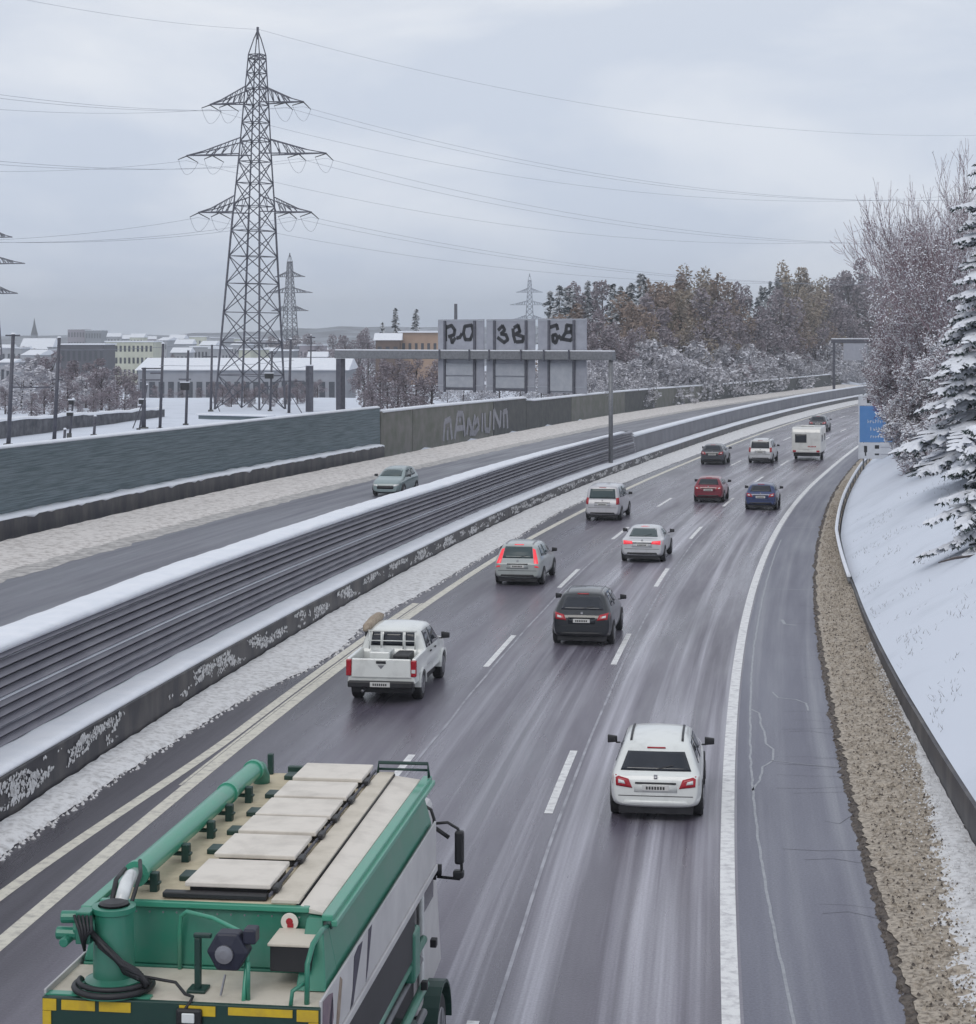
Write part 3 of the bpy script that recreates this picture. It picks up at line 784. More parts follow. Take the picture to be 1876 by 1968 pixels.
pylon('small lattice pylon seen just right of the big near one, far behind it', (at(557, 660), 660, -2), 40., R(-20), 0, M['steel_dark'], False)
pylon('small pale far pylon rising above the right gantry panels', (at(1018, 900), 900, -4), 43., R(-5), 0, M['steel_far'], False)
pylon('pylon cut by the left picture edge, only its crossarm tips showing', (at(-26, 430), 430, -3), 43., R(-12), 0, M['steel_dark'], False)

# ------------------------------------------------------------------ power lines strung from the near pylon
M['wire'] = mat('aluminium power cable', (.26, .28, .33), None, .5)
def arm_pt(x, z):
    return PYL + Matrix.Rotation(PRZ, 3, 'Z') @ (Matrix.Rotation(R(1.3), 3, 'Y') @ Vector((x, 0, z - .5)))
def wire(p, phi, sag_at, drop, length, r=.022, back=False):
    u = Vector((math.cos(phi), math.sin(phi), 0)); k = drop/sag_at**2; pts = []
    for q in range(41):
        t = length*q/40; z = p.z - drop + k*(t - sag_at)**2
        w_ = p + u*t; pts.append((w_.x, w_.y, z))
    return pts
k_ = 37.3/40
arms = []
for za, half in ((32.3, 5.7), (26.9, 8.5), (20.8, 6.9)):
    for sx in (-1, 1):
        arms.append((sx*half*k_, za*k_, sx, 'outer')); arms.append((sx*half*.62*k_, za*k_, sx, 'inner'))
seen = 0
for (x, z, sx, io) in arms:
    if (sx < 0 and io == 'inner') or (sx > 0 and io == 'inner' and False): continue
    p = arm_pt(x, z); b = MB()
    b.path(wire(p, R(30), 66, 6.6 if z > 24 else 5.6, 135), .016, 4)
    b.path(wire(p, R(250), 70, 5.2, 110), .016, 4)
    nm = 'top' if z > 29 else ('middle' if z > 23 else 'lowest')
    o = b.build('power_cable', M['wire'])
    side = {(-1, 'outer'): 'left tip', (1, 'outer'): 'right tip', (1, 'inner'): 'right inner clamp'}[(sx, io)]
    tag(o, 'power cable strung from the %s of the near pylon\'s %s crossarm' % (side, nm), 'cable', 'cables of the near pylon')
p = PYL + Matrix.Rotation(R(1.3), 3, 'Y') @ Vector((0, 0, 37.4))
b = MB(); b.path(wire(p, R(30), 70, 6.3, 135), .015, 4); b.path(wire(p, R(250), 70, 4.5, 110), .015, 4)
tag(b.build('power_cable', M['wire']), 'thin earth wire running over the peak of the near pylon', 'cable', 'cables of the near pylon')
#@@PART3
# ------------------------------------------------------------------ masts beyond the noise wall
def mast(label, px0, py0, px1, py1, Y, r, extras):
    """px0/py0 top, px1/py1 foot"""
    x1 = at(px1, Y); z1 = zpx(py1, Y); h = zpx(py0, Y) - z1; dx = at(px0, Y) - x1
    t = thing('catenary_mast', label, 'mast', (x1, Y, z1 - .15), 0, 'railway masts beyond the noise wall')
    b = MB(); b.tube((0, 0, -.3), (dx, 0, h), r*1.1, r*.85, 8); b.build('pole', M['post'], t, True)
    b = MB(); b.box(-r*1.9, r*1.9, -r*1.9, r*1.9, -.3, .28); b.build('footing', M['concrete_dark'], t, False, .02)
    b = MB(); b.tube((dx, 0, h - .03), (dx, 0, h + .07), r*1.2, r*.8, 8); b.build('snow_cap', M['snow'], t)
    for e in extras:
        k = e[0]
        if k == 'bar': b = MB(); b.box(dx*e[1] + e[2], dx*e[1] + e[3], -.05, .05, h*e[1] - .05, h*e[1] + .05); b.build('bracket', M['post'], t)
        if k == 'box': b = MB(); b.box(dx*e[1] - e[2], dx*e[1] + e[2]*.4, -.25, .1, h*e[1], h*e[1] + e[3]); b.build('switch_box', M['trim'], t, False, .02); b = MB(); b.box(dx*e[1] - e[2] - .03, dx*e[1] + e[2]*.4 + .03, -.28, .13, h*e[1] + e[3], h*e[1] + e[3] + .08); b.build('snow', M['snow'], t)
        if k == 'brace': b = MB(); b.tube((dx*e[1], 0, h*e[1]), (e[2], 0, h*e[3]), .045, n=5); b.build('brace', M['post'], t)
    return t
mast('dark mast with a short cap bar at the left picture edge, leftmost of the masts', 25.5, 637, 15.5, 856, 128, .14, [('bar', .985, -.5, .45), ('bar', .53, 0, 2.6)])
mast('plain dark mast second from the left picture edge, taller than the bushes behind', 114, 644, 103.5, 848, 133, .13, [('bar', .6, -.4, .4)])
mast('plain slender mast with its foot in the snow left of the big pylon', 313.5, 656, 307, 825, 152, .115, [('bar', .66, -.9, 0)])
mast('short thick dark mast carrying snowy brackets, beside the plain slender mast', 277, 702, 276, 824, 151, .17, [('bar', .98, -.2, 1.3), ('bar', .80, -.3, 1.3), ('box', .42, .35, .35), ('brace', .5, -.9, 0)])
mast('dark mast with a small switch box halfway up, left of the big pylon', 362, 669, 357, 817, 158, .11, [('box', .48, .5, .6), ('bar', .62, -.7, .3)])
mast('thin mast standing just left of the legs of the big pylon', 407.5, 659, 405, 790, 186, .12, [('bar', .82, -.8, .5), ('brace', .35, .9, 0)])
mast('short mast among the legs of the big pylon on its right side', 523, 671, 519, 790, 187, .11, [('box', .55, .6, .5), ('bar', .96, -.4, .4)])
mast('dark mast with a snowy T top right of the big pylon', 559, 648, 555, 796, 183, .13, [('bar', .99, -.45, .5), ('brace', .3, 1.3, .02), ('bar', .45, -1.2, 1.4)])
mast('thin tall mast with crossbars right of the mast with the T top', 598, 641, 596, 790, 188, .08, [('bar', .97, -.4, .4), ('bar', .80, -.3, .5)])
mast('small slim mast behind the mast with the switch box', 283, 735, 266, 826, 149, .07, [])
mast('stub post in the snow between the first masts', 125, 820, 122, 856, 127, .10, [])
mast('short post in the snow in front of the dark stone wall', 183, 795, 180, 838, 136, .10, [('bar', .7, -.2, .3)])
mast('low post beside the stone wall carrying a dark lamp', 141, 762, 133, 836, 136, .08, [('box', .55, .3, .25), ('box', .85, .25, .3)])
# cabinet of two grey columns right of the pylon
cb = thing('signal_cabinet', 'wide grey trackside cabinet standing right of the pylon with snow on its top', 'cabinet', (at(595, 186), 186, zpx(790, 186) - .2))
MB().box(-.34, .34, -.3, .3, -.3, 4.5).build('body', M['steel_dark'], cb, False, .03)
MB().box(-.34, -.1, -.36, -.302, .2, 4.4).build('door', M['post'], cb, False, .01)
MB().box(-.37, .37, -.34, .34, 4.503, 4.62).build('snow_cap', M['snow'], cb, False, .03)
# overhead wires of the railway (one span per wire)
for (a, c, z, lab) in (((-31.5, 128), (-29.6, 133), 6.3, 'overhead rail wire between the two leftmost masts'),
                       ((-33, 128), (-24.5, 158), 8.9, 'upper overhead rail wire running towards the big pylon'),
                       ((-25.4, 151), (-18.6, 187), 7.4, 'overhead rail wire between the masts left of the pylon'),
                       ((-20.7, 187), (-16.9, 186), 6.9, 'overhead rail wire among the pylon legs')):
    b = MB(); b.path([(a[0] + (c[0]-a[0])*k/8, a[1] + (c[1]-a[1])*k/8, z - .25*math.sin(math.pi*k/8)) for k in range(9)], .022, 4)
    tag(b.build('rail_wire', M['wire']), lab, 'cable', 'overhead wires of the railway')
# stone wall with snow
sw = thing('stone_wall', 'dark stone wall with a snowy top in the field beyond the noise wall, at the left', 'wall', (-31.5, 133, 2.2))
b = MB(); a = Vector((-2.6, -1, 0)); 
def wseg(name, pts, h0, h1, th, m, z0=0):
    b = MB(); n = len(pts)
    for k, (x, y) in enumerate(pts):
        h = h0 + (h1 - h0)*k/(n - 1) + .12*nz(x*2, y*.4)
        for dx, z in ((0, -.5 + z0), (0, h), (-th, h), (-th, -.5 + z0)): b.v.append((x + dx, y, z))
    for k in range(n - 1):
        for j in range(4): b.f.append((k*4+j, k*4+(j+1) % 4, (k+1)*4+(j+1) % 4, (k+1)*4+j))
    b.f += [(0, 1, 2, 3), ((n-1)*4+3, (n-1)*4+2, (n-1)*4+1, (n-1)*4)]
    return b.build(name, m, sw)
pts = [(-3 + .055*k*3.2, -2 + k*1.35) for k in range(33)]
M['stone'] = mat('dark field stone', (.055, .058, .07), (.16, .16, .175), .9, 1.4, 6, bump=.5)
wseg('masonry', pts, 1.55, .95, .5, M['stone'])
b = MB()
for k, (x, y) in enumerate(pts):
    h = 1.55 - .6*k/32 + .12*nz(x*2, y*.4)
    for dx, z in ((.06, h + .002), (.03, h + .14), (-.25, h + .22), (-.55, h + .12)): b.v.append((x + dx, y, z))
for k in range(len(pts) - 1):
    for j in range(3): b.f.append((k*4+j, k*4+j+1, (k+1)*4+j+1, (k+1)*4+j))
b.build('snow_cap', M['snow'], sw, True)
# dark low trough / cover behind the noise wall crest
tr = thing('cable_trough', 'low dark trackside shelter with a snowy lid, just behind the noise wall below the pylon', 'shelter', (at(455, 170), 168, 2.2), -.5)
MB().box(-3.4, 3.8, -.5, .5, -.2, .62).build('body', M['noisewall'], tr, False, .02)
MB().box(-3.6, 4.0, -.65, .6, .622, .76).build('snow_lid', M['snow'], tr, False, .04)

# ------------------------------------------------------------------ buildings
def wallm(name, c): return mat(name, c, tuple(v*.85 for v in c), .8, .4, 4)
M['w_white'] = wallm('white render', (.36, .37, .40)); M['w_yellow'] = wallm('pale yellow render', (.54, .55, .46)); M['w_grey'] = wallm('grey render', (.24, .25, .28))
M['w_hall'] = wallm('weathered hall wall', (.30, .31, .345)); M['w_dark'] = wallm('dark cladding', (.10, .10, .12)); M['w_orange'] = wallm('ochre timber', (.40, .28, .21)); M['w_brown'] = wallm('brown timber', (.14, .10, .085)); M['w_rose'] = wallm('rose grey block', (.30, .27, .31))
M['win'] = mat('far window glass', (.05, .055, .07), (.08, .085, .1), .2)
def building(name, label, px0, px1, ytop, Y, dep, h, wm, roof='flat', rows=2, cols=5, cat='building', rz=0, rooft=None, winw=.5, winh=.5, group=None, over=.3):
    x0, x1 = at(px0, Y), at(px1, Y); w = x1 - x0; zt = zpx(ytop, Y)
    t = thing(name, label, cat, ((x0+x1)/2, Y, zt - h), rz, group)
    hw_ = w/2
    rh_ = {'flat': .35, 'gable': min(w, dep)*.28 if w < 30 else 1.7}[roof]
    hb = h - rh_
    MB().box(-hw_, hw_, 0, dep, -4, hb).build('wall', wm, t)
    b = MB()
    if roof == 'flat': b.box(-hw_ - over, hw_ + over, -over, dep + over, hb + .003, h)
    else:
        e = over*1.5
        b.hexa([(-hw_ - e, -e, hb - .1), (hw_ + e, -e, hb - .1), (hw_ + e, dep + e, hb - .1), (-hw_ - e, dep + e, hb - .1), (-hw_ - e, dep/2 - .1, h), (hw_ + e, dep/2 - .1, h), (hw_ + e, dep/2 + .1, h), (-hw_ - e, dep/2 + .1, h)])
    b.build('roof', rooft or M['snow'], t)
    for r in range(rows):
        for c in range(cols):
            cx = -hw_ + w*(c + .5)/cols; fh = hb/max(1, rows); cz = hb - fh*(r + .55)
            a = w/cols*winw/2; q = fh*winh/2
            MB().box(cx - a, cx + a, -.06, -.01, cz - q, cz + q).build('window', M['win'], t)
    return t
building('industrial_hall', 'long low hall with a broad snow covered roof behind the big pylon', 265, 665, 689, 300, 22, 7.5, M['w_hall'], 'gable', 1, 22, 'building', 0, None, .6, .45)
building('apartment_block', 'pale yellow apartment block above the white hall roof, left of the pylon', 203, 294, 655, 520, 14, 13, M['w_yellow'], 'flat', 4, 11)
building('office_block', 'dark grey building with a white roof, left of the pale yellow block', 116, 200, 660, 470, 14, 10, M['w_dark'], 'flat', 2, 8)
building('tower_block', 'distant rose grey slab block rising above the town skyline', 130, 163, 632, 1200, 20, 30, M['w_rose'], 'flat', 5, 6)
building('tower_block', 'distant grey slab block adjoining the rose grey one on the skyline', 164, 195, 634, 1190, 20, 30, M['w_grey'], 'flat', 5, 6)
building('house', 'white house with a grey hipped roof between the masts and the pylon', 330, 362, 668, 540, 10, 9, M['w_white'], 'gable', 2, 4, 'house')
building('house', 'long white building with small dark windows just left of the pylon', 366, 420, 665, 560, 10, 9, M['w_white'], 'flat', 2, 8, 'house')
building('house', 'small snowy roofed white house at the left picture edge', 0, 20, 690, 300, 9, 8, M['w_white'], 'gable', 2, 2, 'house')
building('house', 'pale house below the church spire with a snowy gable roof', 40, 100, 650, 900, 14, 14, M['w_grey'], 'gable', 2, 5, 'house')
building('house', 'ochre timber house with a snowy flat roof left of the gantry panels', 770, 842, 636, 400, 10, 7, M['w_orange'], 'flat', 1, 6, 'house', .0, None, .45, .45, None, .6)
building('house', 'brown timber house with a snowy gable roof beside the ochre house', 722, 768, 640, 395, 9, 6, M['w_brown'], 'gable', 1, 3, 'house')
ch = thing('church', 'far church with a thin dark spire on the skyline at the left', 'church', (at(66, 1400), 1400, -8))
MB().box(-2, 2, -2, 2, 0, 20).build('tower', M['w_grey'], ch)
b = MB(); b.lathe([(2.6, 20), (.9, 27), (.1, zpx(611, 1400) + 8)], (0, 0, 0), 8); b.build('spire', M['w_dark'], ch)
MB().box(3, 24, -5, 5, 0, 12).build('nave', M['w_grey'], ch)
cp = thing('chimney_stack', 'thin dark chimney rising behind the left gantry panel', 'chimney', (at(876, 420), 420, 0))
MB().lathe([(.45, -2), (.36, 12), (.34, zpx(584, 420))], (0, 0, 0), 10).build('shaft', M['w_dark'], cp)
# town houses, each slightly different
hs = rnd(11)
town = [(4, 662, 700), (22, 668, 640), (58, 672, 560), (78, 664, 760), (100, 671, 600), (218, 640, 1000), (240, 643, 1100), (262, 641, 980), (290, 646, 1150), (312, 648, 820), (338, 643, 1000), (352, 652, 760), (380, 646, 950), (398, 655, 720), (418, 648, 1050), (440, 650, 1100), (455, 656, 780), (478, 646, 1000), (500, 652, 820), (525, 650, 950), (545, 658, 720), (572, 650, 1000), (590, 662, 620), (615, 664, 640), (432, 668, 500), (470, 670, 500), (510, 668, 520), (545, 672, 480), (610, 676, 460)]
adj = ['squat', 'broad', 'narrow', 'plain', 'tall', 'small', 'long', 'boxy']
for k, (px, yt, Y) in enumerate(town):
    w = hs.uniform(18, 40)*(.8 if Y > 700 else 1.1)
    wm = M[hs.choice(['w_white', 'w_white', 'w_grey', 'w_yellow', 'w_rose'])]
    cn = {'w_white': 'white', 'w_grey': 'grey'}.get([a for a in M if M[a] is wm][0], 'pale')
    where = 'far left of the picture' if px < 110 else ('left of the big pylon' if px < 425 else 'behind and right of the big pylon')
    building('town_house', 'far town house in the snowy skyline, %s' % where, px - w/2, px + w/2, yt, Y, 11, hs.uniform(9, 14), wm, hs.choice(['gable', 'gable', 'flat']), 2, 4, 'house', hs.uniform(-.4, .4), None, .4, .4, 'town houses on the skyline')

# ------------------------------------------------------------------ trees
M['bark_snow'] = snowy('snow dusted twigs', (.16, .11, .125), (.25, .185, .205), .12, .6, 1.6, snow=(.70, .70, .75))
M['bark_plain'] = snowy('bare twigs', (.07, .055, .065), (.13, .10, .115), .55, .5, 1.6)
M['bark_red'] = snowy('reddish twigs', (.17, .035, .06), (.20, .08, .11), .8, .6, 1.6)
M['frost'] = snowy('frosted brush', (.36, .35, .385), (.45, .44, .47), .3, .9, .8, snow=(.72, .73, .78))
M['trunk'] = snowy('trunk bark', (.05, .04, .042), (.09, .075, .075), .75, .3, 2)
M['needle'] = snowy('fir needles under snow', (.018, .034, .034), (.035, .055, .05), .55, .35, 2.2)
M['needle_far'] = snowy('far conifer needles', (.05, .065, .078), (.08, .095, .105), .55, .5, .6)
M['leaf_brown'] = snowy('withered brown leaves', (.27, .205, .165), (.24, .185, .16), .75, .7, .5, snow=(.5, .5, .55))
M['leaf_gold'] = snowy('withered golden leaves', (.31, .255, .185), (.25, .21, .18), .75, .7, .5, snow=(.5, .5, .55))
M['leaf_mauve'] = snowy('mauve winter twigs', (.205, .17, .19), (.27, .235, .255), .55, .8, .5, snow=(.55, .55, .62))
M['snow_load'] = mat('snow load on boughs', (.80, .82, .87), (.70, .72, .78), .8, 3, 6, bump=.4, spec=.15)

def bare_mesh(seed, H_, spread, levels=4, trunk_n=3, r0=.11, up=.35, dense=1.0, tmin=.017):
    q = rnd(seed); tw = MB(); tk = MB()
    def rv(): return Vector((q.gauss(0, 1), q.gauss(0, 1), q.gauss(0, 1)))
    def grow(p, d, ln, r, lv):
        n = 3 if lv > 1 else 4; pts = [p]; rr = [r]; kids = []
        for k in range(n):
            d = (d + rv()*.13 + Vector((0, 0, up*.16))).normalized(); p = p + d*ln/n
            pts.append(p); rr.append(max(tmin, r*(1 - (k+1)/n*.62)))
            kids.append((p, d))
        (tk if lv == 0 else tw).path(pts, rr, 6 if lv == 0 else 3)
        if lv >= levels: return
        nb = int((3.4 + lv*.6)*dense) + (1 if lv == 0 else 0)
        for j in range(nb):
            t = q.uniform(.22, 1)*n; i = min(n - 1, int(t)); bp = pts[i].lerp(pts[i+1], t - i)
            ax = rv(); ax = (ax - d*ax.dot(d)).normalized()
            ang = q.uniform(.45, 1.0); nd = (d*math.cos(ang) + ax*math.sin(ang)*spread + Vector((0, 0, up*.3))).normalized()
            grow(bp, nd, ln*q.uniform(.48, .72), rr[i]*.6, lv + 1)
        grow(pts[-1], d, ln*.6, rr[-1], lv + 1)
    for k in range(trunk_n):
        a = q.uniform(0, 6.28); t = q.uniform(.1, .45) if trunk_n > 1 else .03
        grow(Vector((math.cos(a)*.15*trunk_n, math.sin(a)*.15*trunk_n, -.3)), Vector((math.cos(a)*t, math.sin(a)*t, 1)).normalized(), H_*.45, r0, 0)
    return tw, tk
def bare_tree(name, label, loc, seed, H_, m, group=None, cat='tree', rz=0, snow=.17, sx=1, **kw):
    tw, tk = bare_mesh(seed, H_, **kw)
    t = thing(name, label, cat, loc, rz, group)
    tk.build('trunk', M['trunk'], t, True); tw.build('crown', m, t)
    q = rnd(seed + 500); sn = MB(); n = len(tw.v)
    for k in range(int(snow*n)):
        p = Vector(tw.v[q.randrange(n)])
        if p.z < .2: continue
        r = q.uniform(.03, .10); a = q.uniform(0, 6.28); st_ = q.uniform(1, 2.4); i = len(sn.v)
        u = Vector((math.cos(a), math.sin(a), q.gauss(0, .35))).normalized()*r*st_; w = Vector((-math.sin(a), math.cos(a), 0))*r*.8
        for e in (u, w, -u, -w): sn.v.append(tuple(p + e))
        sn.v.append(tuple(p + Vector((0, 0, r*.75))))
        sn.f += [(i, i+1, i+4), (i+1, i+2, i+4), (i+2, i+3, i+4), (i+3, i, i+4)]
    if sn.v: sn.build('snow_load', M['snow_load'], t, True)
    t.scale = (sx, sx, 1)
    return t

def cards(b, q, c, rx, rz, n, size, flat_=.0):
    for _ in range(n):
        while 1:
            v = Vector((q.uniform(-1, 1), q.uniform(-1, 1), q.uniform(-1, 1)))
            if v.length < 1: break
        p = Vector(c) + Vector((v.x*rx, v.y*rx, v.z*rz)); u = Vector((q.gauss(0, 1), q.gauss(0, 1), q.gauss(0, 1)*(1 - flat_))).normalized()
        w = u.orthogonal(); w = (Matrix.Rotation(q.uniform(0, 6.28), 3, u) @ w).normalized(); x = u.cross(w)
        s = size*q.uniform(.5, 1.3)
        b.quad(p - w*s, p + x*s*.45, p + w*s, p - x*s*.45)
def leafy_tree(name, label, loc, seed, H_, r, m, n=1500, size=.28, group=None, low=.25, lobes=9, cat='tree'):
    q = rnd(seed); t = thing(name, label, cat, loc, 0, group); b = MB()
    b.path([(0, 0, -.5), (q.uniform(-.1, .1), 0, H_*.3), (q.uniform(-.3, .3), q.uniform(-.3, .3), H_*.85)], [H_*.018, H_*.014, .03], 6)
    cr_ = MB()
    for k in range(lobes):
        a = q.uniform(0, 6.28); h = low + (.97 - low)*(k + .5)/lobes; rr = r*math.sin(math.pi*min(.97, .18 + .8*(h - low)/(1 - low)))**.7
        c = (math.cos(a)*rr*q.uniform(.2, .75), math.sin(a)*rr*q.uniform(.2, .75), H_*h)
        b.tube((0, 0, H_*h*.7), c, H_*.007, .02, 4)
        cards(cr_, q, c, rr*q.uniform(.42, .72), H_*q.uniform(.09, .17), n//lobes, size)
    b.build('trunk', M['trunk'], t); cr_.build('crown', m, t)
    return t
def far_conifer(name, label, loc, seed, H_, r, group=None, n=1100, m=None):
    q = rnd(seed); t = thing(name, label, 'tree', loc, 0, group); b = MB()
    b.tube((0, 0, -.5), (0, 0, H_*.97), H_*.014, .03, 6); cr_ = MB()
    wh = int(H_*1.5)
    for k in range(wh):
        u = k/wh; z = H_*(.14 + .85*u); rr = r*(1 - u)**.8*q.uniform(.75, 1.15) + .15
        for j in range(7):
            a = q.uniform(0, 6.28); ex = rr*q.uniform(.7, 1.05)
            for i in range(max(2, n//(wh*7))):
                tt = q.uniform(.1, 1); p = Vector((math.cos(a)*ex*tt, math.sin(a)*ex*tt, z - ex*tt*.35 + q.gauss(0, .12)))
                s = q.uniform(.16, .4)*(H_/14); aa = a + q.gauss(0, .5)
                d = Vector((math.cos(aa), math.sin(aa), -.35)).normalized(); w = Vector((-math.sin(aa), math.cos(aa), q.gauss(0, .35)))
                cr_.quad(p - d*s, p + w*s*.4, p + d*s, p - w*s*.4)
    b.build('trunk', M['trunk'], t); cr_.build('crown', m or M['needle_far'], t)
    return t

def snowy_fir(label, loc, seed, H_, r, group=None, rz=0):
    """near fir: drooping boughs built from needle sprays, each with its load of snow"""
    q = rnd(seed); t = thing('fir_tree', label, 'tree', loc, rz, group)
    b = MB(); b.path([(0, 0, -.6), (.05, 0, H_*.5), (0, 0, H_)], [H_*.016, H_*.011, .02], 8); b.build('trunk', M['trunk'], t, True)
    nd = MB(); sn = MB(); wh = int(H_*1.7)
    for k in range(wh):
        u = k/wh; z = H_*(.06 + .93*u); rr = (r*(1 - u)**.68 + .10)*q.uniform(.72, 1.2)
        nb = max(4, int(8 - 3*u))
        a0 = q.uniform(0, 6.28)
        for j in range(nb):
            a = a0 + 6.283*j/nb + q.gauss(0, .3); ln = rr*q.uniform(.6, 1.18); z = H_*(.06 + .93*u) + q.gauss(0, .16)
            up_ = .30 - .55*(1 - u)
            pts = []
            for i in range(7):
                s = i/6; pts.append(Vector((math.cos(a)*ln*s, math.sin(a)*ln*s, z + up_*ln*.5*s - ln*.30*s*s + .10*ln*max(0, s - .75)*2)))
            nd.path(pts, [.03*(1 - .8*i/6) for i in range(7)], 3)
            out_ = Vector((math.cos(a), math.sin(a), 0)); sd_ = Vector((-math.sin(a), math.cos(a), 0))
            nsp = int(5 + ln*5)
            for i in range(nsp):
                s = .12 + .88*(i + q.random())/nsp; f = s*6; i0 = min(5, int(f)); p = pts[i0].lerp(pts[i0+1], f - i0)
                side = 1 if i % 2 else -1; tl = ln*(.42*(1 - s*.75)) + .10
                d = (out_*.65 + sd_*side*q.uniform(.6, 1) + Vector((0, 0, -.28 + q.gauss(0, .12)))).normalized(); tip = p + d*tl
                nd.tube(p, tip, .012, .004, 3, False)
                for h in range(int(10 + tl*22)):
                    g = p.lerp(tip, q.random()); w = Vector((q.gauss(0, 1), q.gauss(0, 1), q.gauss(-.9, .6))).normalized(); ls = q.uniform(.07, .19)
                    dd = (d*.8 + w*.7).normalized(); x = dd.cross(w).normalized()*.028
                    nd.quad(g - x, g + x, g + dd*ls + x*.3, g + dd*ls - x*.3)
                if q.random() < .8:
                    m_ = p.lerp(tip, .55); w_ = tl*.26 + .04; hgt = q.uniform(.06, .16)
                    sx = d.cross(Vector((0, 0, 1))).normalized(); i_ = len(sn.v)
                    for c_, (aa, ww, hh) in enumerate(((-.45, .5, .35), (0, 1, 1), (.5, .55, .4))):
                        cc = m_ + d*tl*aa*1.05
                        for e in (-1, -.5, 0, .5, 1):
                            sn.v.append(tuple(cc + sx*e*w_*ww*q.uniform(.75, 1.2) + Vector((0, 0, (1 - e*e)*hgt*hh + .012 - abs(e)*.03 + q.gauss(0, .008)))))
                    for c_ in range(2):
                        for e in range(4): sn.f.append((i_+c_*5+e, i_+(c_+1)*5+e, i_+(c_+1)*5+e+1, i_+c_*5+e+1))
            # ridge of snow along the bough
            rn = []
            for i in range(1, 7):
                w_ = (.035 + .05*ln)*(.55 + .10*i)*q.uniform(.4, 1.3); p = pts[i]
                rn.append([p - sd_*w_ + Vector((0, 0, -.01)), p - sd_*w_*.5 + Vector((0, 0, .07)), p + Vector((0, 0, .10 + q.uniform(0, .05))), p + sd_*w_*.5 + Vector((0, 0, .07)), p + sd_*w_ + Vector((0, 0, -.01))])
            i_ = len(sn.v)
            for row in rn: sn.v += [tuple(x) for x in row]
            for c_ in range(len(rn) - 1):
                for e in range(4): sn.f.append((i_+c_*5+e, i_+(c_+1)*5+e, i_+(c_+1)*5+e+1, i_+c_*5+e+1))
    nd.build('needles', M['needle'], t); sn.build('snow_load', M['snow_load'], t, True)
    return t

def on_bank(px, Y, dz=0):
    X = at(px, Y); s, d = sd(X, Y); return Vector((X, Y, bank_z(s, d) + dz))
def tree_at(px, Y): return on_bank(px, Y, -.1)
p = on_bank(1900, 86); snowy_fir('tall snow laden fir at the right picture edge, its boughs bent under snow', p, 3, zpx(248, 86) - p.z, 3.2)
p = on_bank(1885, 66); snowy_fir('smaller snow laden fir low on the bank in front of the tall fir', p, 9, zpx(800, 66) - p.z, 1.9, None, 1.0)
# bare snow dusted trees on the bank
bt = [(1862, 112, 320, 21, .62, dict(trunk_n=3, spread=.9, up=.6, dense=1.15, r0=.12), 'tallest bare snow dusted tree, behind the fir at the right'),
      (1815, 116, 385, 22, .62, dict(trunk_n=4, spread=.95, up=.55, dense=1.15, r0=.11), 'bare snow dusted tree left of the tallest one on the bank'),
      (1775, 122, 460, 23, .58, dict(trunk_n=4, spread=1.0, up=.45, dense=1.2, r0=.10), 'bare snow dusted tree on the bank above the blue sign'),
      (1748, 124, 570, 24, .60, dict(trunk_n=5, spread=1.0, up=.45, dense=1.25, r0=.08), 'low spreading bare tree overhanging the blue sign'),
      (1780, 108, 700, 25, .72, dict(trunk_n=6, spread=1.1, up=.25, dense=1.2, r0=.07), 'snowy bush just right of the blue sign'),
      (1800, 106, 620, 26, .70, dict(trunk_n=6, spread=1.1, up=.25, dense=1.2, r0=.07), 'snowy bush between the blue sign and the firs'),
      (1850, 100, 560, 27, .7, dict(trunk_n=5, spread=1.1, up=.3, dense=1.2, r0=.08), 'snow dusted bush in front of the tallest bare tree'),
      (1815, 98, 760, 28, .75, dict(trunk_n=6, spread=1.15, up=.2, dense=1.15, r0=.06), 'low snowy shrub at the top of the open snow slope')]
for px, Y, yt, seed, sx, kw, lab in bt:
    p = tree_at(px, Y); bare_tree('bare_tree', lab, p, seed, (zpx(yt, Y) - p.z)*(1.12 if seed < 24 else .88), M['bark_snow'], 'bare trees on the snow bank', sx=sx, levels=4, **kw)
p = tree_at(1738, 130); bare_tree('bare_tree', 'reddish twigged bush at the bend beside the far gantry', p, 31, 6.6, M['bark_red'], 'bare trees on the snow bank', snow=.02, sx=.6, levels=4, trunk_n=6, spread=1.1, up=.35, dense=1.1, r0=.07)
# long grass blades poking through the bank
q = rnd(77); b = MB()
for _ in range(5200):
    s = 20 + 75*q.random()**1.2; e = gr_edge(s); d = e + .25 + q.random()**1.5*7
    if nz(s*.35, d*.7, 4) < .12: continue
    p = P(s, d, bank_z(s, d) + .02); h = q.uniform(.04, .16); a = q.uniform(0, 6.28); w = Vector((math.cos(a), math.sin(a), 0))*.008; tip = p + Vector((q.gauss(0, .06), q.gauss(0, .06), h))
    b.tri(p - w, p + w, tip)
M['straw'] = mat('dry grass', (.17, .16, .15), (.10, .095, .09), .9)
b.build('grass', M['straw'])['kind'] = 'stuff'
# fallen dark branch on the slope
p = on_bank(1850, 64); b = MB(); b.path([p + Vector((-.9, -.5, .06)), p + Vector((-.3, -.1, .16)), p + Vector((.4, .2, .22)), p + Vector((1.3, .5, .35))], [.02, .05, .05, .03], 5)
tag(b.build('fallen_branch', M['trunk'], None, True), 'dark branch lying on the snow slope at the right edge', 'branch')

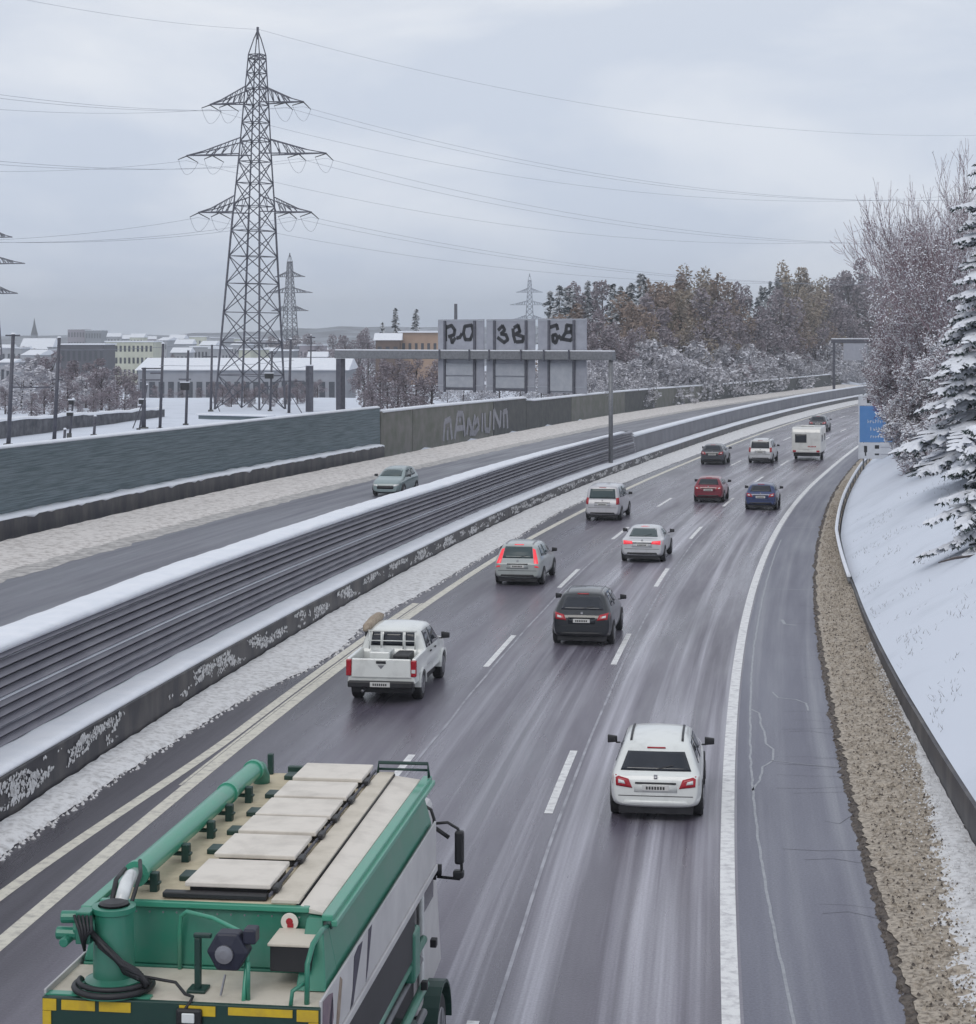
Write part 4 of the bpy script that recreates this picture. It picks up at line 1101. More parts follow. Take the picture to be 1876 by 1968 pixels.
# ---- the wood beyond the concrete wall
fq = rnd(42)
def field_pt(px, Y): X = at(px, Y); return Vector((X, Y, ground_z(X, Y) - .1))
proto = {}
for k in range(3):
    proto['conifer', k] = far_conifer('conifer', 'dark snow flecked conifer in the wood beyond the concrete wall', (0, 0, -500), 50 + k, 14, 2.3 + .3*k, 'conifers of the wood', 1500)
    proto['brown', k] = leafy_tree('broadleaf_tree', 'brown leaved tree in the wood beyond the concrete wall', (0, 0, -500), 60 + k, 12, 3.1, M['leaf_brown'], 2200, .22, 'brown trees of the wood', .12)
    proto['gold', k] = leafy_tree('broadleaf_tree', 'golden brown tree in the wood beyond the concrete wall', (0, 0, -500), 70 + k, 12, 2.9, M['leaf_gold'], 2200, .2, 'golden trees of the wood', .12)
    proto['mauve', k] = leafy_tree('broadleaf_tree', 'mauve grey leafless tree in the wood beyond the concrete wall', (0, 0, -500), 80 + k, 11, 3.2, M['leaf_mauve'], 2400, .2, 'leafless trees of the wood', .08)
    proto['frost', k] = leafy_tree('frosted_bush', 'pale frosted bush behind the concrete wall', (0, 0, -500), 90 + k, 5, 2.8, M['frost'], 1700, .16, 'frosted bushes behind the concrete wall', .03, 9, 'bush')
used = {}
refs = {'conifer': 14, 'brown': 12, 'gold': 12, 'mauve': 11, 'frost': 5}
def put(kind, px, Y, ytop, wf=1.0, label=None, group=None):
    k = fq.randrange(3); pr = proto[kind, k]; p = field_pt(px, Y); h = max(1.2, zpx(ytop, Y) - p.z)
    s = h/refs[kind]; sc_ = (s*wf, s*wf, s)
    if (kind, k) not in used and label is None:
        used[kind, k] = 1; pr.location = p; pr.rotation_euler = (0, 0, fq.uniform(0, 6)); pr.scale = sc_; return pr
    return dup(pr, p, fq.uniform(0, 6), sc_, label, group)
sky_line = [(1050, 560), (1075, 545), (1100, 548), (1135, 530), (1160, 545), (1200, 535), (1240, 512), (1270, 540), (1320, 520), (1365, 528), (1400, 545), (1440, 550), (1470, 535), (1510, 510), (1545, 520), (1580, 530), (1620, 512), (1650, 505), (1690, 520), (1740, 500)]
def tl(px): return lerp_tab(sky_line, px)
def wall_Y(px):
    lo, hi = 150., 800.
    for _ in range(40):
        m = (lo + hi)/2; w_ = P(m, -37.2)
        if CX_ + F_*w_.x/w_.y < px: lo = m
        else: hi = m
    return P(lo, -37.2).y
for px in range(1062, 1250, 12): put('conifer' if fq.random() < .72 else 'mauve', px + fq.uniform(-5, 5), wall_Y(px) + fq.uniform(95, 130), tl(px) + fq.uniform(-8, 24), fq.uniform(.85, 1.25))
for px in range(1250, 1790, 16):
    kd = 'gold' if 1300 < px < 1350 or 1490 < px < 1600 else ('brown' if px < 1400 else ('conifer' if 1440 < px < 1500 else 'mauve'))
    put(kd, px + fq.uniform(-5, 5), wall_Y(px) + fq.uniform(60, 100), tl(px) + fq.uniform(0, 26), fq.uniform(.9, 1.2))
for px in (1236, 1362, 1375, 1462, 1480, 1512): put('conifer', px, wall_Y(px) + 90, tl(px) + fq.uniform(-2, 14), .8)
for px in range(1080, 1760, 21):
    kd = fq.choice(['mauve', 'brown', 'mauve', 'conifer'] if px < 1260 else ['brown', 'mauve', 'gold', 'mauve'])
    put(kd, px + fq.uniform(-8, 8), wall_Y(px) + fq.uniform(40, 60), tl(px) + fq.uniform(38, 80), fq.uniform(1.0, 1.35))
for px in range(1140, 1760, 21):
    put('mauve' if fq.random() < .65 else 'gold', px + fq.uniform(-8, 8), wall_Y(px) + fq.uniform(24, 38), fq.uniform(622, 658), fq.uniform(.95, 1.3))
for px in range(1120, 1700, 13):
    put('frost', px + fq.uniform(-6, 6), wall_Y(px) + fq.uniform(13, 22), fq.uniform(655, 695), fq.uniform(1.0, 1.4))
for px in range(1128, 1700, 15):
    put('frost', px + fq.uniform(-6, 6), wall_Y(px) + fq.uniform(8, 13), lerp_tab([(1128, 735), (1650, 700)], px) + fq.uniform(-16, 8), fq.uniform(.9, 1.5))
# trees around the houses left of the gantry and on the field
far_conifer('conifer', 'taller of the two dark conifers behind the ochre house', field_pt(760, 410), 54, zpx(588, 410) - field_pt(760, 410).z, 3.0, None, 1800)
far_conifer('conifer', 'shorter of the two dark conifers behind the ochre house', field_pt(800, 412), 55, zpx(590, 412) - field_pt(800, 412).z, 3.3, None, 1800)
far_conifer('conifer', 'small conifer at the gable of the brown house', field_pt(736, 405), 56, zpx(615, 405) - field_pt(736, 405).z, 2.4, None, 900)
for px, Y, yt, wf in ((640, 520, 648, 1.6), (665, 500, 645, 1.4), (690, 480, 640, 1.4), (708, 470, 636, 1.2), (600, 620, 645, 2), (560, 640, 648, 2), (520, 650, 650, 2)):
    put('mauve', px, Y, yt, wf, 'grey leafless tree far behind and right of the big pylon', 'far leafless trees by the pylon')
for i, (px, Y, yt, wf) in enumerate(((700, 178, 705, 1.0), (730, 182, 694, 1.0), (765, 186, 690, 1.1), (800, 190, 688, 1.1), (830, 192, 694, 1.0), (780, 180, 715, 1.1), (715, 176, 735, .9), (745, 178, 725, 1.0), (815, 184, 725, 1.0))):
    put('mauve', px, Y, yt, wf*1.4, 'mauve brown hedge tree just left of the gantry panels behind the walls', 'hedge trees left of the gantry panels')
for px, Y, yt in ((860, 212, 742), (890, 214, 738), (925, 218, 735), (960, 222, 732), (1000, 226, 730), (1040, 230, 728), (1085, 234, 720)):
    put('frost', px, Y, yt - fq.uniform(5, 30), 1.3, 'frosted bush below the gantry panels behind the concrete wall', 'frosted bushes below the gantry panels')
for px, Y, yt in ((60, 205, 690), (100, 215, 685), (150, 200, 690), (40, 190, 720), (85, 180, 735), (130, 185, 725), (165, 195, 715), (60, 170, 752), (110, 172, 748), (10, 180, 735), (185, 205, 690), (205, 210, 700)):
    put('mauve' if fq.random() < .75 else 'frost', px, Y, yt + fq.uniform(-6, 10), 1.8, 'grey snow flecked bush behind the stone wall at the left', 'snow flecked bushes at the left')
for px, Y, yt in ((195, 190, 712), (225, 196, 705), (255, 200, 712), (240, 180, 735), (210, 178, 745), (180, 182, 752), (262, 188, 745), (150, 178, 765)):
    put('mauve', px, Y, yt + fq.uniform(-4, 8), 1.8, 'dark mauve bush in front of the snowy hall roof', 'dark bushes before the hall')
for px, Y, yt in ((428, 205, 742), (440, 208, 735), (456, 206, 745), (470, 209, 738), (505, 207, 740), (532, 209, 735), (550, 206, 744), (572, 208, 736), (412, 210, 730), (490, 211, 742), (585, 212, 740), (445, 199, 758), (520, 200, 760), (480, 199, 762)):
    put('mauve', px, Y, yt + fq.uniform(-8, 4), 1.5, 'small shrub in the snow around the foot of the big pylon', 'shrubs at the pylon foot')
for px, Y, yt in ((300, 235, 742), (325, 238, 740), (350, 240, 742), (385, 242, 738), (425, 244, 740), (460, 246, 738), (500, 248, 738), (540, 250, 742), (570, 250, 745), (610, 250, 735)):
    put('mauve', px, Y, yt + fq.uniform(-6, 8), 2.0, 'low bush along the foot of the long hall', 'low bushes at the hall')
for k in range(34):
    px = fq.uniform(0, 640); Y = fq.uniform(420, 900)
    put(fq.choice(['mauve', 'mauve', 'conifer']), px, Y, 650 + 3750*9/Y*.55 + fq.uniform(-8, 10), fq.uniform(1.2, 2.0), 'small dark tree among the far town houses', 'trees among the town houses')
#@@PART4
# ------------------------------------------------------------------ cars
def interp(tab, y):
    return lerp_tab(tab, y)
def shell(L_, W_, H_, top, belt, plan, zb, wroof, name, m, parent, extra=()):
    """closed car body swept from back to front; returns (object, bvh of the finished surface)"""
    ys = sorted(set([round(a, 3) for a, _ in top] + [round(a, 3) for a, _ in plan] + [round(a, 3) for a, _ in zb] + [.03, L_ - .03] + list(extra)))
    bm = bmesh.new(); rings = []
    for y in ys:
        zt = interp(top, y); w = interp(plan, y)*W_/2; z0 = interp(zb, y); bl = min(interp(belt, y), zt - .03)
        u = max(0, min(1, (zt - bl)/(H_ - bl)))
        wt = w*(.90*(1 - u) + wroof*u); sh = bl + (zt - bl)*.0
        half = [(0, z0), (w*.80, z0), (w*.96, z0 + .07), (w, z0 + (bl - z0)*.5), (w*.985, bl - .02), (w*.96 if u > .1 else w*.93, bl + .02*(1 if u > .1 else .3)),
                (wt + (.02 if u > .1 else 0), max(bl + .022, zt - .09*max(.25, u))), (wt*.90, zt - .012), (0, zt + .015*(.3 + u))]
        row = [bm.verts.new((x, y, z)) for x, z in half] + [bm.verts.new((-x, y, z)) for x, z in half[-2:0:-1]]
        rings.append(row)
    n = len(rings[0])
    for a, b in zip(rings, rings[1:]):
        for k in range(n): bm.faces.new((a[k], a[(k+1) % n], b[(k+1) % n], b[k]))
    bm.faces.new(rings[0][::-1]); bm.faces.new(rings[-1])
    bmesh.ops.recalc_face_normals(bm, faces=bm.faces)
    me = bpy.data.meshes.new('tmp'); bm.to_mesh(me); bm.free()
    o = bpy.data.objects.new(name, me); COL.objects.link(o)
    sb = o.modifiers.new('s', 'SUBSURF'); sb.levels = 2; sb.render_levels = 2
    dg = bpy.context.evaluated_depsgraph_get(); dg.update()
    me2 = bpy.data.meshes.new_from_object(o.evaluated_get(dg)); o.modifiers.clear(); o.data = me2
    me2.name = name; me2.materials.clear(); me2.materials.append(m)
    me2.polygons.foreach_set('use_smooth', [True]*len(me2.polygons))
    bvh = BVHTree.FromPolygons([v.co.copy() for v in me2.vertices], [tuple(p.vertices) for p in me2.polygons])
    o.parent = parent
    return o, bvh
AX = {'rear': (lambda a, b: Vector((a, -3, b)), Vector((0, 1, 0))), 'front': (lambda a, b: Vector((a, 12, b)), Vector((0, -1, 0))),
      'right': (lambda a, b: Vector((3, a, b)), Vector((-1, 0, 0))), 'left': (lambda a, b: Vector((-3, a, b)), Vector((1, 0, 0))),
      'top': (lambda a, b: Vector((a, b, 5)), Vector((0, 0, -1)))}
def patch(bvh, side, corners, name, m, parent, n=(8, 5), off=.008, fn=None):
    """a thin inset plate that follows the body: corners are 4 points seen from that side"""
    fo, d = AX[side]; b = MB(); nu, nv = n; ok = []
    c = [Vector((x, y, 0)) for x, y in corners]
    last = 0
    for j in range(nv + 1):
        for i in range(nu + 1):
            u, v = i/nu, j/nv
            q = fn(u, v) if fn else tuple((c[0].lerp(c[1], u)).lerp(c[3].lerp(c[2], u), v))[:2]
            o = fo(*q[:2]); hit = bvh.ray_cast(o, d)
            if hit[0] is None:
                hit = bvh.find_nearest(o + d*3)
            b.v.append(tuple(hit[0] - d*off))
    N0 = len(b.v); b.v += [tuple(Vector(v) + d*(off + .02)) for v in b.v[:N0]]
    w = nu + 1
    for j in range(nv):
        for i in range(nu): b.f.append((j*w+i, j*w+i+1, (j+1)*w+i+1, (j+1)*w+i))
    edge = [i for i in range(w)] + [j*w + nu for j in range(1, nv + 1)] + [nv*w + i for i in range(nu - 1, -1, -1)] + [j*w for j in range(nv - 1, 0, -1)]
    for a, e in zip(edge, edge[1:] + edge[:1]): b.f.append((a, a + N0, e + N0, e))
    o = b.build(name, m, parent, True)
    return o
def disc(cy, cz, r):
    return lambda u, v: (cy + r*v*math.cos(u*2*math.pi), cz + r*v*math.sin(u*2*math.pi))
def wheel(parent, x, y, r, w, sgn):
    t = MB(); t.lathe([(r*.62, -w/2), (r*.93, -w/2), (r, -w/2 + .03), (r, w/2 - .03), (r*.93, w/2), (r*.62, w/2)], (x, y, r), 24, 'x')
    o = t.build('wheel', M['tyre'], parent, False, .006)
    b = MB(); xo = x + sgn*w/2
    b.lathe([(r*.64, -.012 if sgn > 0 else .012), (r*.6, sgn*.012), (r*.16, sgn*.004), (r*.15, sgn*.018), (.01, sgn*.02)], (xo, y, r), 20, 'x')
    for k in range(5):
        a = k*1.257; b.box(xo - .008, xo + .018, y - .025, y + .025, r + .06, r + r*.6, Matrix.Translation((0, y, r)) @ Matrix.Rotation(a, 4, 'X') @ Matrix.Translation((0, -y, -r)))
    b.build('rim', M['rim'], o)
    return o
def mirror(parent, x, y, z, sgn, m, s=1.0):
    b = MB(); xx = sorted((x, x + sgn*.10*s)); b.box(xx[0], xx[1], y - .02, y + .04, z - .03, z + .0)
    xx = sorted((x + sgn*.07*s, x + sgn*.27*s)); b.hexa([(xx[0], y - .05, z - .02), (xx[1], y - .05, z), (xx[1], y + .06, z), (xx[0], y + .10, z - .02), (xx[0], y - .05, z + .15*s), (xx[1], y - .05, z + .12*s), (xx[1], y + .04, z + .12*s), (xx[0], y + .08, z + .14*s)])
    return b.build('wing_mirror', m, parent, True, .015)
def plate(parent, bvh, z, w=.52, h=.11, x0=0):
    hit = bvh.ray_cast(Vector((x0, -3, z)), Vector((0, 1, 0)))[0]; y = hit.y if hit else 0
    o = MB().box(x0 - w/2, x0 + w/2, y - .03, y + .02, z - h/2, z + h/2).build('number_plate', M['plate'], parent, False, .006)
    b = MB(); x = x0 - w*.36
    for k in range(7):
        b.box(x, x + .035, y - .034, y - .03, z - h*.26, z + h*.26); x += w*.105
    b.build('lettering', M['plate_ink'], o)
PR = {
 # top: roofline; belt: shoulder; all along the length from the rear bumper
 'mpv': dict(L=4.35, W=1.82, H=1.57, top=[(0, .80), (.06, .93), (.14, .97), (.46, 1.38), (.58, 1.49), (1.2, 1.57), (2.1, 1.55), (2.6, 1.46), (3.35, 1.06), (3.9, .95), (4.25, .78), (4.35, .6)], rg=((.68, 1.00), (.56, 1.33)), wroof=.70),
 'suv': dict(L=4.6, W=1.88, H=1.66, top=[(0, .86), (.06, .98), (.16, 1.08), (.55, 1.53), (.66, 1.60), (1.2, 1.66), (2.2, 1.64), (2.75, 1.52), (3.5, 1.10), (4.1, 1.0), (4.5, .84), (4.6, .6)], rg=((.64, 1.12), (.54, 1.50)), wroof=.69),
 'wagon': dict(L=4.6, W=1.86, H=1.62, top=[(0, .84), (.06, .93), (.14, 1.03), (.40, 1.46), (.52, 1.56), (1.2, 1.62), (2.2, 1.60), (2.75, 1.48), (3.5, 1.06), (4.1, .97), (4.5, .8), (4.6, .6)], rg=((.58, 1.06), (.52, 1.48)), wroof=.70),
 'sedan': dict(L=4.7, W=1.84, H=1.46, top=[(0, .80), (.05, .95), (.12, 1.00), (.55, 1.03), (1.25, 1.38), (1.5, 1.43), (2.1, 1.46), (2.6, 1.41), (3.45, .98), (4.2, .88), (4.6, .74), (4.7, .56)], rg=((.60, 1.06), (.50, 1.36)), wroof=.66),
 'van': dict(L=4.7, W=1.86, H=1.86, top=[(0, .85), (.05, 1.0), (.09, 1.1), (.22, 1.70), (.32, 1.80), (1.0, 1.86), (2.6, 1.85), (3.1, 1.70), (3.9, 1.15), (4.3, 1.02), (4.6, .82), (4.7, .6)], rg=((.68, 1.16), (.64, 1.66)), wroof=.82),
 'hatch': dict(L=4.0, W=1.74, H=1.48, top=[(0, .78), (.05, .92), (.13, 1.0), (.45, 1.36), (.55, 1.42), (1.1, 1.48), (1.9, 1.46), (2.4, 1.36), (3.1, 1.0), (3.6, .9), (3.9, .74), (4.0, .56)], rg=((.58, 1.04), (.48, 1.35)), wroof=.68),
}
def car(name, label, kind, m, s, d, lamp='lamp_red', cat='car', group='cars driving away on the near carriageway', flip=False, lamps='block', glass='glass', lower=None, plate_z=None, mir='trim', rails=False, bump_m=None, dz=0, scale=1.0):
    sp = PR[kind]; L_, W_, H_ = sp['L'], sp['W'], sp['H']
    t = thing(name, label, cat, P(s, d, dz), -hd(s) + (math.pi if flip else 0), group)
    bl = [(0, sp['rg'][0][1] - .10), (L_*.5, sp['rg'][0][1] - .12), (L_, .78)]
    plan = [(0, .86), (.05, .91), (.3, .985), (1.0, 1), (L_ - 1.0, .99), (L_ - .35, .94), (L_ - .06, .80), (L_, .72)]
    zb = [(0, .36), (.1, .30), (.4, .24), (L_ - .5, .22), (L_, .28)]
    body, bv = shell(L_, W_, H_, sp['top'], bl, plan, zb, sp['wroof'], 'body', m, t)
    G = M[glass]; (w0, z0), (w1, z1) = sp['rg']; hw_ = W_/2
    patch(bv, 'rear', [(-w0*1.02, z0), (w0*1.02, z0), (w1, z1), (-w1, z1)], 'rear_window', G, t, (10, 6))
    yR = [y for y, z in sp['top'] if z >= H_ - .12][0]; yF = [y for y, z in sp['top'] if z >= H_ - .02][-1]
    bz = z0 - .0; tz = H_ - .15
    mid = (yR + yF)/2 + .15
    for side in ('right', 'left'):
        patch(bv, side, [(yR + .16, bz + .05), (mid - .06, bz), (mid - .06, tz), (yR + .35, tz)], 'side_window', G, t, (6, 4))
        patch(bv, side, [(mid + .03, bz), (yF + .95, bz - .02), (yF + .28, tz - .03), (mid + .03, tz)], 'side_window', G, t, (6, 4))
    yW = [y for y, z in sp['top'] if y > yF and z < z0 + .05][0]
    zW = interp(sp['top'], yF + .12)
    patch(bv, 'front', [(-w0*1.05, z0 + .04), (w0*1.05, z0 + .04), (w1*1.05, H_ - .10), (-w1*1.05, H_ - .10)], 'windscreen', G, t, (10, 6))
    lm = M[lamp]; zl = z0 - .28
    for sx in (-1, 1):
        if lamps == 'block': cs = [(sx*hw_*.93, zl + .02), (sx*hw_*.50, zl - .03), (sx*hw_*.58, zl + .14), (sx*hw_*.93, zl + .22)]
        elif lamps == 'wide': cs = [(sx*hw_*.95, zl), (sx*hw_*.42, zl + .03), (sx*hw_*.46, zl + .14), (sx*hw_*.95, zl + .18)]
        elif lamps == 'tall': cs = [(sx*hw_*.93, zl - .06), (sx*hw_*.72, zl - .05), (sx*hw_*.585, z1 - .06), (sx*hw_*.70, z1 - .10)]
        else: cs = [(sx*hw_*.95, zl - .02), (sx*hw_*.78, zl - .02), (sx*hw_*.76, zl + .32), (sx*hw_*.92, zl + .34)]
        o = patch(bv, 'rear', cs, 'tail_light', lm, t, (5, 4), .012)
        if lamps in ('block', 'wide'):
            a, b_, c_, d_ = [Vector((x, z)) for x, z in cs]
            ce = (a + b_ + c_ + d_)/4; q4 = [tuple(ce + (v - ce)*.35) for v in (a, b_, c_, d_)]
            patch(bv, 'rear', q4, 'lens', M['lamp_clear'] if lamp == 'lamp_red' else M['lamp_lit'], o, (3, 2), .017)
        patch(bv, 'front', [(sx*hw_*.50, .62), (sx*hw_*.86, .64), (sx*hw_*.86, .76), (sx*hw_*.55, .73)], 'headlight', M['lamp_clear'], t, (4, 3), .012)
        mirror(t, sx*(hw_*.93), yF + .75, z0 + .0, sx, M[mir])
    patch(bv, 'rear', [(-hw_*.74, .33), (hw_*.74, .33), (hw_*.66, .45), (-hw_*.66, .45)], 'bumper_insert', M['trim'] if kind != 'mpv' else m, t, (8, 2), .014)
    pz = plate_z or (zl - .02)
    patch(bv, 'rear', [(-.42, pz - .09), (.42, pz - .09), (.42, pz + .10), (-.42, pz + .10)], 'plate_recess', bump_m or m, t, (4, 2), .006)
    patch(bv, 'rear', [(-.40, pz + .075), (.40, pz + .075), (.40, pz + .105), (-.40, pz + .105)], 'tailgate_handle', M['trim'], t, (5, 1), .018)
    plate(t, bv, pz)
    patch(bv, 'front', [(-.5, .46), (.5, .46), (.52, .66), (-.52, .66)], 'grille', M['trim'], t, (6, 2), .012)
    patch(bv, 'rear', [(-.035, z0 - .13), (.035, z0 - .13), (.035, z0 - .06), (-.035, z0 - .06)], 'emblem', M['rim'], t, (3, 3), .014)
    patch(bv, 'rear', [(-hw_*.80, pz - .17), (hw_*.80, pz - .17), (hw_*.80, pz - .155), (-hw_*.80, pz - .155)], 'seam', M['trim'], t, (10, 1), .004)
    r = .325 if kind not in ('suv', 'van') else .345
    for y in (.82, L_ - .88):
        for sx in (-1, 1):
            patch(bv, 'right' if sx > 0 else 'left', None, 'wheel_arch', M['trim'], t, (20, 2), .006, disc(y, r, r + .06)) if False else None
            wheel(t, sx*(hw_ - .10), y, r, .215, sx)
            b = MB()
            for k in range(13):
                a0 = math.pi*k/12; 
                for rr, xx in ((r + .065, hw_ + .006), (r + .01, hw_ + .006), (r + .01, hw_ - .12), (r + .065, hw_ - .12)):
                    b.v.append((sx*(xx), y + rr*math.cos(a0), r + rr*math.sin(a0)))
            for k in range(12):
                for j in range(4): b.f.append((k*4+j, k*4+(j+1) % 4, (k+1)*4+(j+1) % 4, (k+1)*4+j))
            b.build('wheel_arch', M['trim'], t)
    MB().box(-hw_*.80, hw_*.80, .12, L_ - .3, .17, .42).build('underbody', M['trim'], t)
    if rails:
        for sx in (-1, 1):
            x = sx*hw_*sp['wroof']*.80
            patch(bv, 'top', [(x - .022, yR + .12), (x + .022, yR + .12), (x + .03*sx*0 + .022, yF + .1), (x - .022, yF + .1)], 'roof_rail', M['trim'] if kind in ('mpv', 'van') else M['rim'], t, (2, 12), .022)
    # third brake light and wiper
    patch(bv, 'rear', [(-.18, z1 + .05), (.18, z1 + .05), (.18, z1 + .075), (-.18, z1 + .075)], 'brake_light', lm, t, (3, 1), .012)
    b = MB(); h0 = bv.ray_cast(Vector((0, -3, z0 + .03)), Vector((0, 1, 0)))[0]; h1 = bv.ray_cast(Vector((.34, -3, z0 + .10)), Vector((0, 1, 0)))[0]
    if h0 and h1: b.tube(h0 + Vector((0, -.02, 0)), h1 + Vector((0, -.025, 0)), .009, n=5); b.build('wiper', M['trim'], t)
    if scale != 1: t.scale = (scale,)*3
    return t, bv
M['pt_white'] = paint('white car paint', (.72, .74, .72)); M['pt_silver'] = paint('silver car paint', (.36, .39, .385)); M['pt_grey'] = paint('grey white car paint', (.52, .53, .55))
M['pt_black'] = paint('black blue car paint', (.008, .011, .016), (.03, .03, .035)); M['pt_red'] = paint('dark red car paint', (.20, .012, .03), (.10, .05, .06)); M['pt_blue'] = paint('dark blue car paint', (.022, .042, .135), (.07, .08, .12))
M['pt_dgrey'] = paint('dark grey car paint', (.055, .06, .075), (.12, .12, .13)); M['pt_green'] = paint('pale green grey car paint', (.24, .31, .32)); M['pt_van'] = paint('pale silver van paint', (.50, .50, .53))
car('parked_car'.replace('parked_', 'moving_'), 'white compact people carrier nearest the viewer in the right lane, red tail lights', 'mpv', M['pt_white'], 38.0, -1.42, 'lamp_red', rails=True)
car('moving_car', 'black estate car with a pale roof in the middle lane ahead of the green truck', 'suv', M['pt_black'], 59.3, -4.85, 'lamp_red', rails=True, plate_z=.80)
car('moving_car', 'silver estate with tall lit tail lights beside the rear window, in the left lane', 'wagon', M['pt_silver'], 73.2, -8.95, 'lamp_lit', lamps='tall', glass='glass_teal', rails=True)
car('moving_car', 'white saloon with brightly lit wide tail lights in the middle lane', 'sedan', M['pt_grey'], 81.5, -5.0, 'lamp_lit', lamps='wide', glass='glass_teal')
car('moving_van', 'tall silver van with upright tail lights in the left lane', 'van', M['pt_van'], 99.5, -9.2, 'lamp_red', 'van', lamps='upright', glass='glass_teal')
car('moving_car', 'dark red hatchback in the middle lane beside the blue car', 'hatch', M['pt_red'], 111.5, -4.95, lamps='block')
car('moving_car', 'dark blue hatchback in the right lane', 'hatch', M['pt_blue'], 107.2, -1.6)
car('moving_car', 'dark grey hatchback far ahead in the left lane', 'hatch', M['pt_dgrey'], 144, -8.9, scale=1.05)
car('moving_car', 'white off-roader far ahead in the middle lane, left of the caravan', 'van', M['pt_grey'], 146.5, -5.6, lamps='upright', rails=True)
car('moving_car', 'dark car with roof load showing above the caravan roof', 'suv', M['pt_dgrey'], 196, -6.0)
oc, _ = car('oncoming_car', 'pale green grey car coming towards the viewer on the far carriageway', 'suv', M['pt_green'], 116, -24.3, glass='glass_teal', flip=True, group=None)
# snow brick on roofs that carry snow
def roof_snow(s, d, kind, label):
    pass

# ------------------------------------------------------------------ caravan
cv = thing('caravan', 'white touring caravan with one dark rear window, in the right lane', 'caravan', P(150.5, -2.5), -hd(150.5))
b = MB(); hw_ = 1.12
prof = [(0, .62), (0, 1.1), (.03, 2.2), (.16, 2.50), (.5, 2.60), (4.4, 2.60), (4.8, 2.45), (5.15, 1.6), (5.2, .62)]
n = len(prof)
for sx in (-1, 1):
    for y, z in prof: b.v.append((sx*hw_, y, z))
for k in range(n): b.f.append((k, (k+1) % n, n + (k+1) % n, n + k))
b.f += [tuple(range(n))[::-1], tuple(range(n, 2*n))]
M['cv'] = paint('caravan white', (.62, .62, .60))
b.build('body', M['cv'], cv, False, .07)
wv = MB().box(-.82, -.02, -.035, .03, 1.45, 2.02).build('rear_window', M['glass'], cv, False, .03)
MB().box(-.86, .02, -.02, .0, 1.41, 2.06).build('frame', M['trim'], wv, False, .02)
MB().box(-1.05, 1.05, -.05, .02, .66, .80).build('bumper', M['cv'], cv, False, .02)
for sx in (-1, 1):
    MB().box(min(sx*.78, sx*1.02), max(sx*.78, sx*1.02), -.07, -.02, .68, .82).build('tail_light', M['lamp_red'], cv, False, .01)
    wheel(cv, sx*1.0, 2.3, .33, .2, sx)
    MB().box(min(sx*1.125, sx*1.14), max(sx*1.125, sx*1.14), .9, 1.7, 1.45, 2.0).build('side_window', M['glass'], cv, False, .02)
    MB().box(min(sx*1.125, sx*1.14), max(sx*1.125, sx*1.14), 3.2, 4.1, 1.45, 2.0).build('side_window', M['glass'], cv, False, .02)
b = MB()
for k in range(6): b.box(.12 + k*.11, .19 + k*.11, -.012, .0, 1.06, 1.16)
b.build('red_lettering', M['lamp_red'], cv)
MB().box(-.26, .26, -.06, -.01, .86, .98).build('number_plate', M['plate'], cv)
MB().box(-.5, .5, 1.0, 1.7, 2.603, 2.72).build('roof_hatch', M['cv'], cv, False, .03)
MB().box(-1.0, 1.0, .3, 4.9, .34, .62).build('chassis', M['trim'], cv)
b = MB(); b.tube((0, 5.1, .5), (0, 6.4, .45), .05); b.build('drawbar', M['steel_dark'], cv)

# ------------------------------------------------------------------ pickup
pk = thing('pickup_truck', 'white double cab pickup with open load bed and a beige bundle on its roof edge', 'pickup', P(49.3, -9.05), -hd(49.3))
body = MB()
body.hexa([(-.90, .02, .55), (.90, .02, .55), (.92, 5.0, .5), (-.92, 5.0, .5), (-.86, .0, .74), (.86, .0, .74), (.90, 5.0, .72), (-.90, 5.0, .72)])
for sx in (-1, 1):
    a, c = sorted((sx*.80, sx*.92)); body.hexa([(a, .03, .74), (c, .03, .74), (c, 1.66, .74), (a, 1.66, .74), (sx*.86 - .06, .03, 1.20), (sx*.86 + .05, .03, 1.20), (sx*.86 + .05, 1.66, 1.22), (sx*.86 - .06, 1.66, 1.22)])
body.box(-.80, .80, .08, 1.66, .743, .80)
pb = body.build('load_bed', M['pt_white'], pk, False, .03)
MB().box(-.795, .795, .10, 1.64, .805, .83).build('bed_liner', M['trim'], pb)
tg = MB().hexa([(-.785, -.03, .70), (.785, -.03, .70), (.785, .06, .70), (-.785, .06, .70), (-.775, -.02, 1.19), (.775, -.02, 1.19), (.775, .05, 1.19), (-.775, .05, 1.19)]).build('tailgate', M['pt_white'], pk, False, .025)
MB().box(-.13, .13, -.05, -.028, 1.07, 1.14).build('handle', M['trim'], tg, False, .015)
b = MB(); b.tri((-.09, -.032, 1.03), (0, -.032, .93), (.09, -.032, 1.03)); b.v += [(x, y + .004, z) for x, y, z in b.v]; b.f.append((3, 5, 4)); b.build('emblem', M['rim'], tg)
MB().box(-.86, .86, -.16, .08, .46, .62).build('rear_bumper', M['trim'], pk, False, .03)
MB().box(-.26, .26, -.185, -.158, .49, .61).build('number_plate', M['plate'], pk)
b = MB(); 
for k in range(7): b.box(-.19 + k*.055, -.155 + k*.055, -.19, -.185, .52, .58)
b.build('lettering', M['plate_ink'], pk)
for sx in (-1, 1):
    a, c = sorted((sx*.785, sx*.925))
    tl_ = MB().box(a, c, -.035, .10, .74, 1.16).build('tail_light', M['lamp_red'], pk, False, .02)
    MB().box(a + .02, c - .02, -.043, -.03, .84, .93).build('lens', M['lamp_clear'] if sx > 0 else M['lamp_red'], tl_)
top = [(0, 1.10), (.06, 1.2), (.14, 1.62), (.26, 1.74), (.9, 1.80), (1.5, 1.78), (1.75, 1.70), (2.45, 1.20), (3.1, 1.12), (3.5, 1.0), (3.6, .7)]
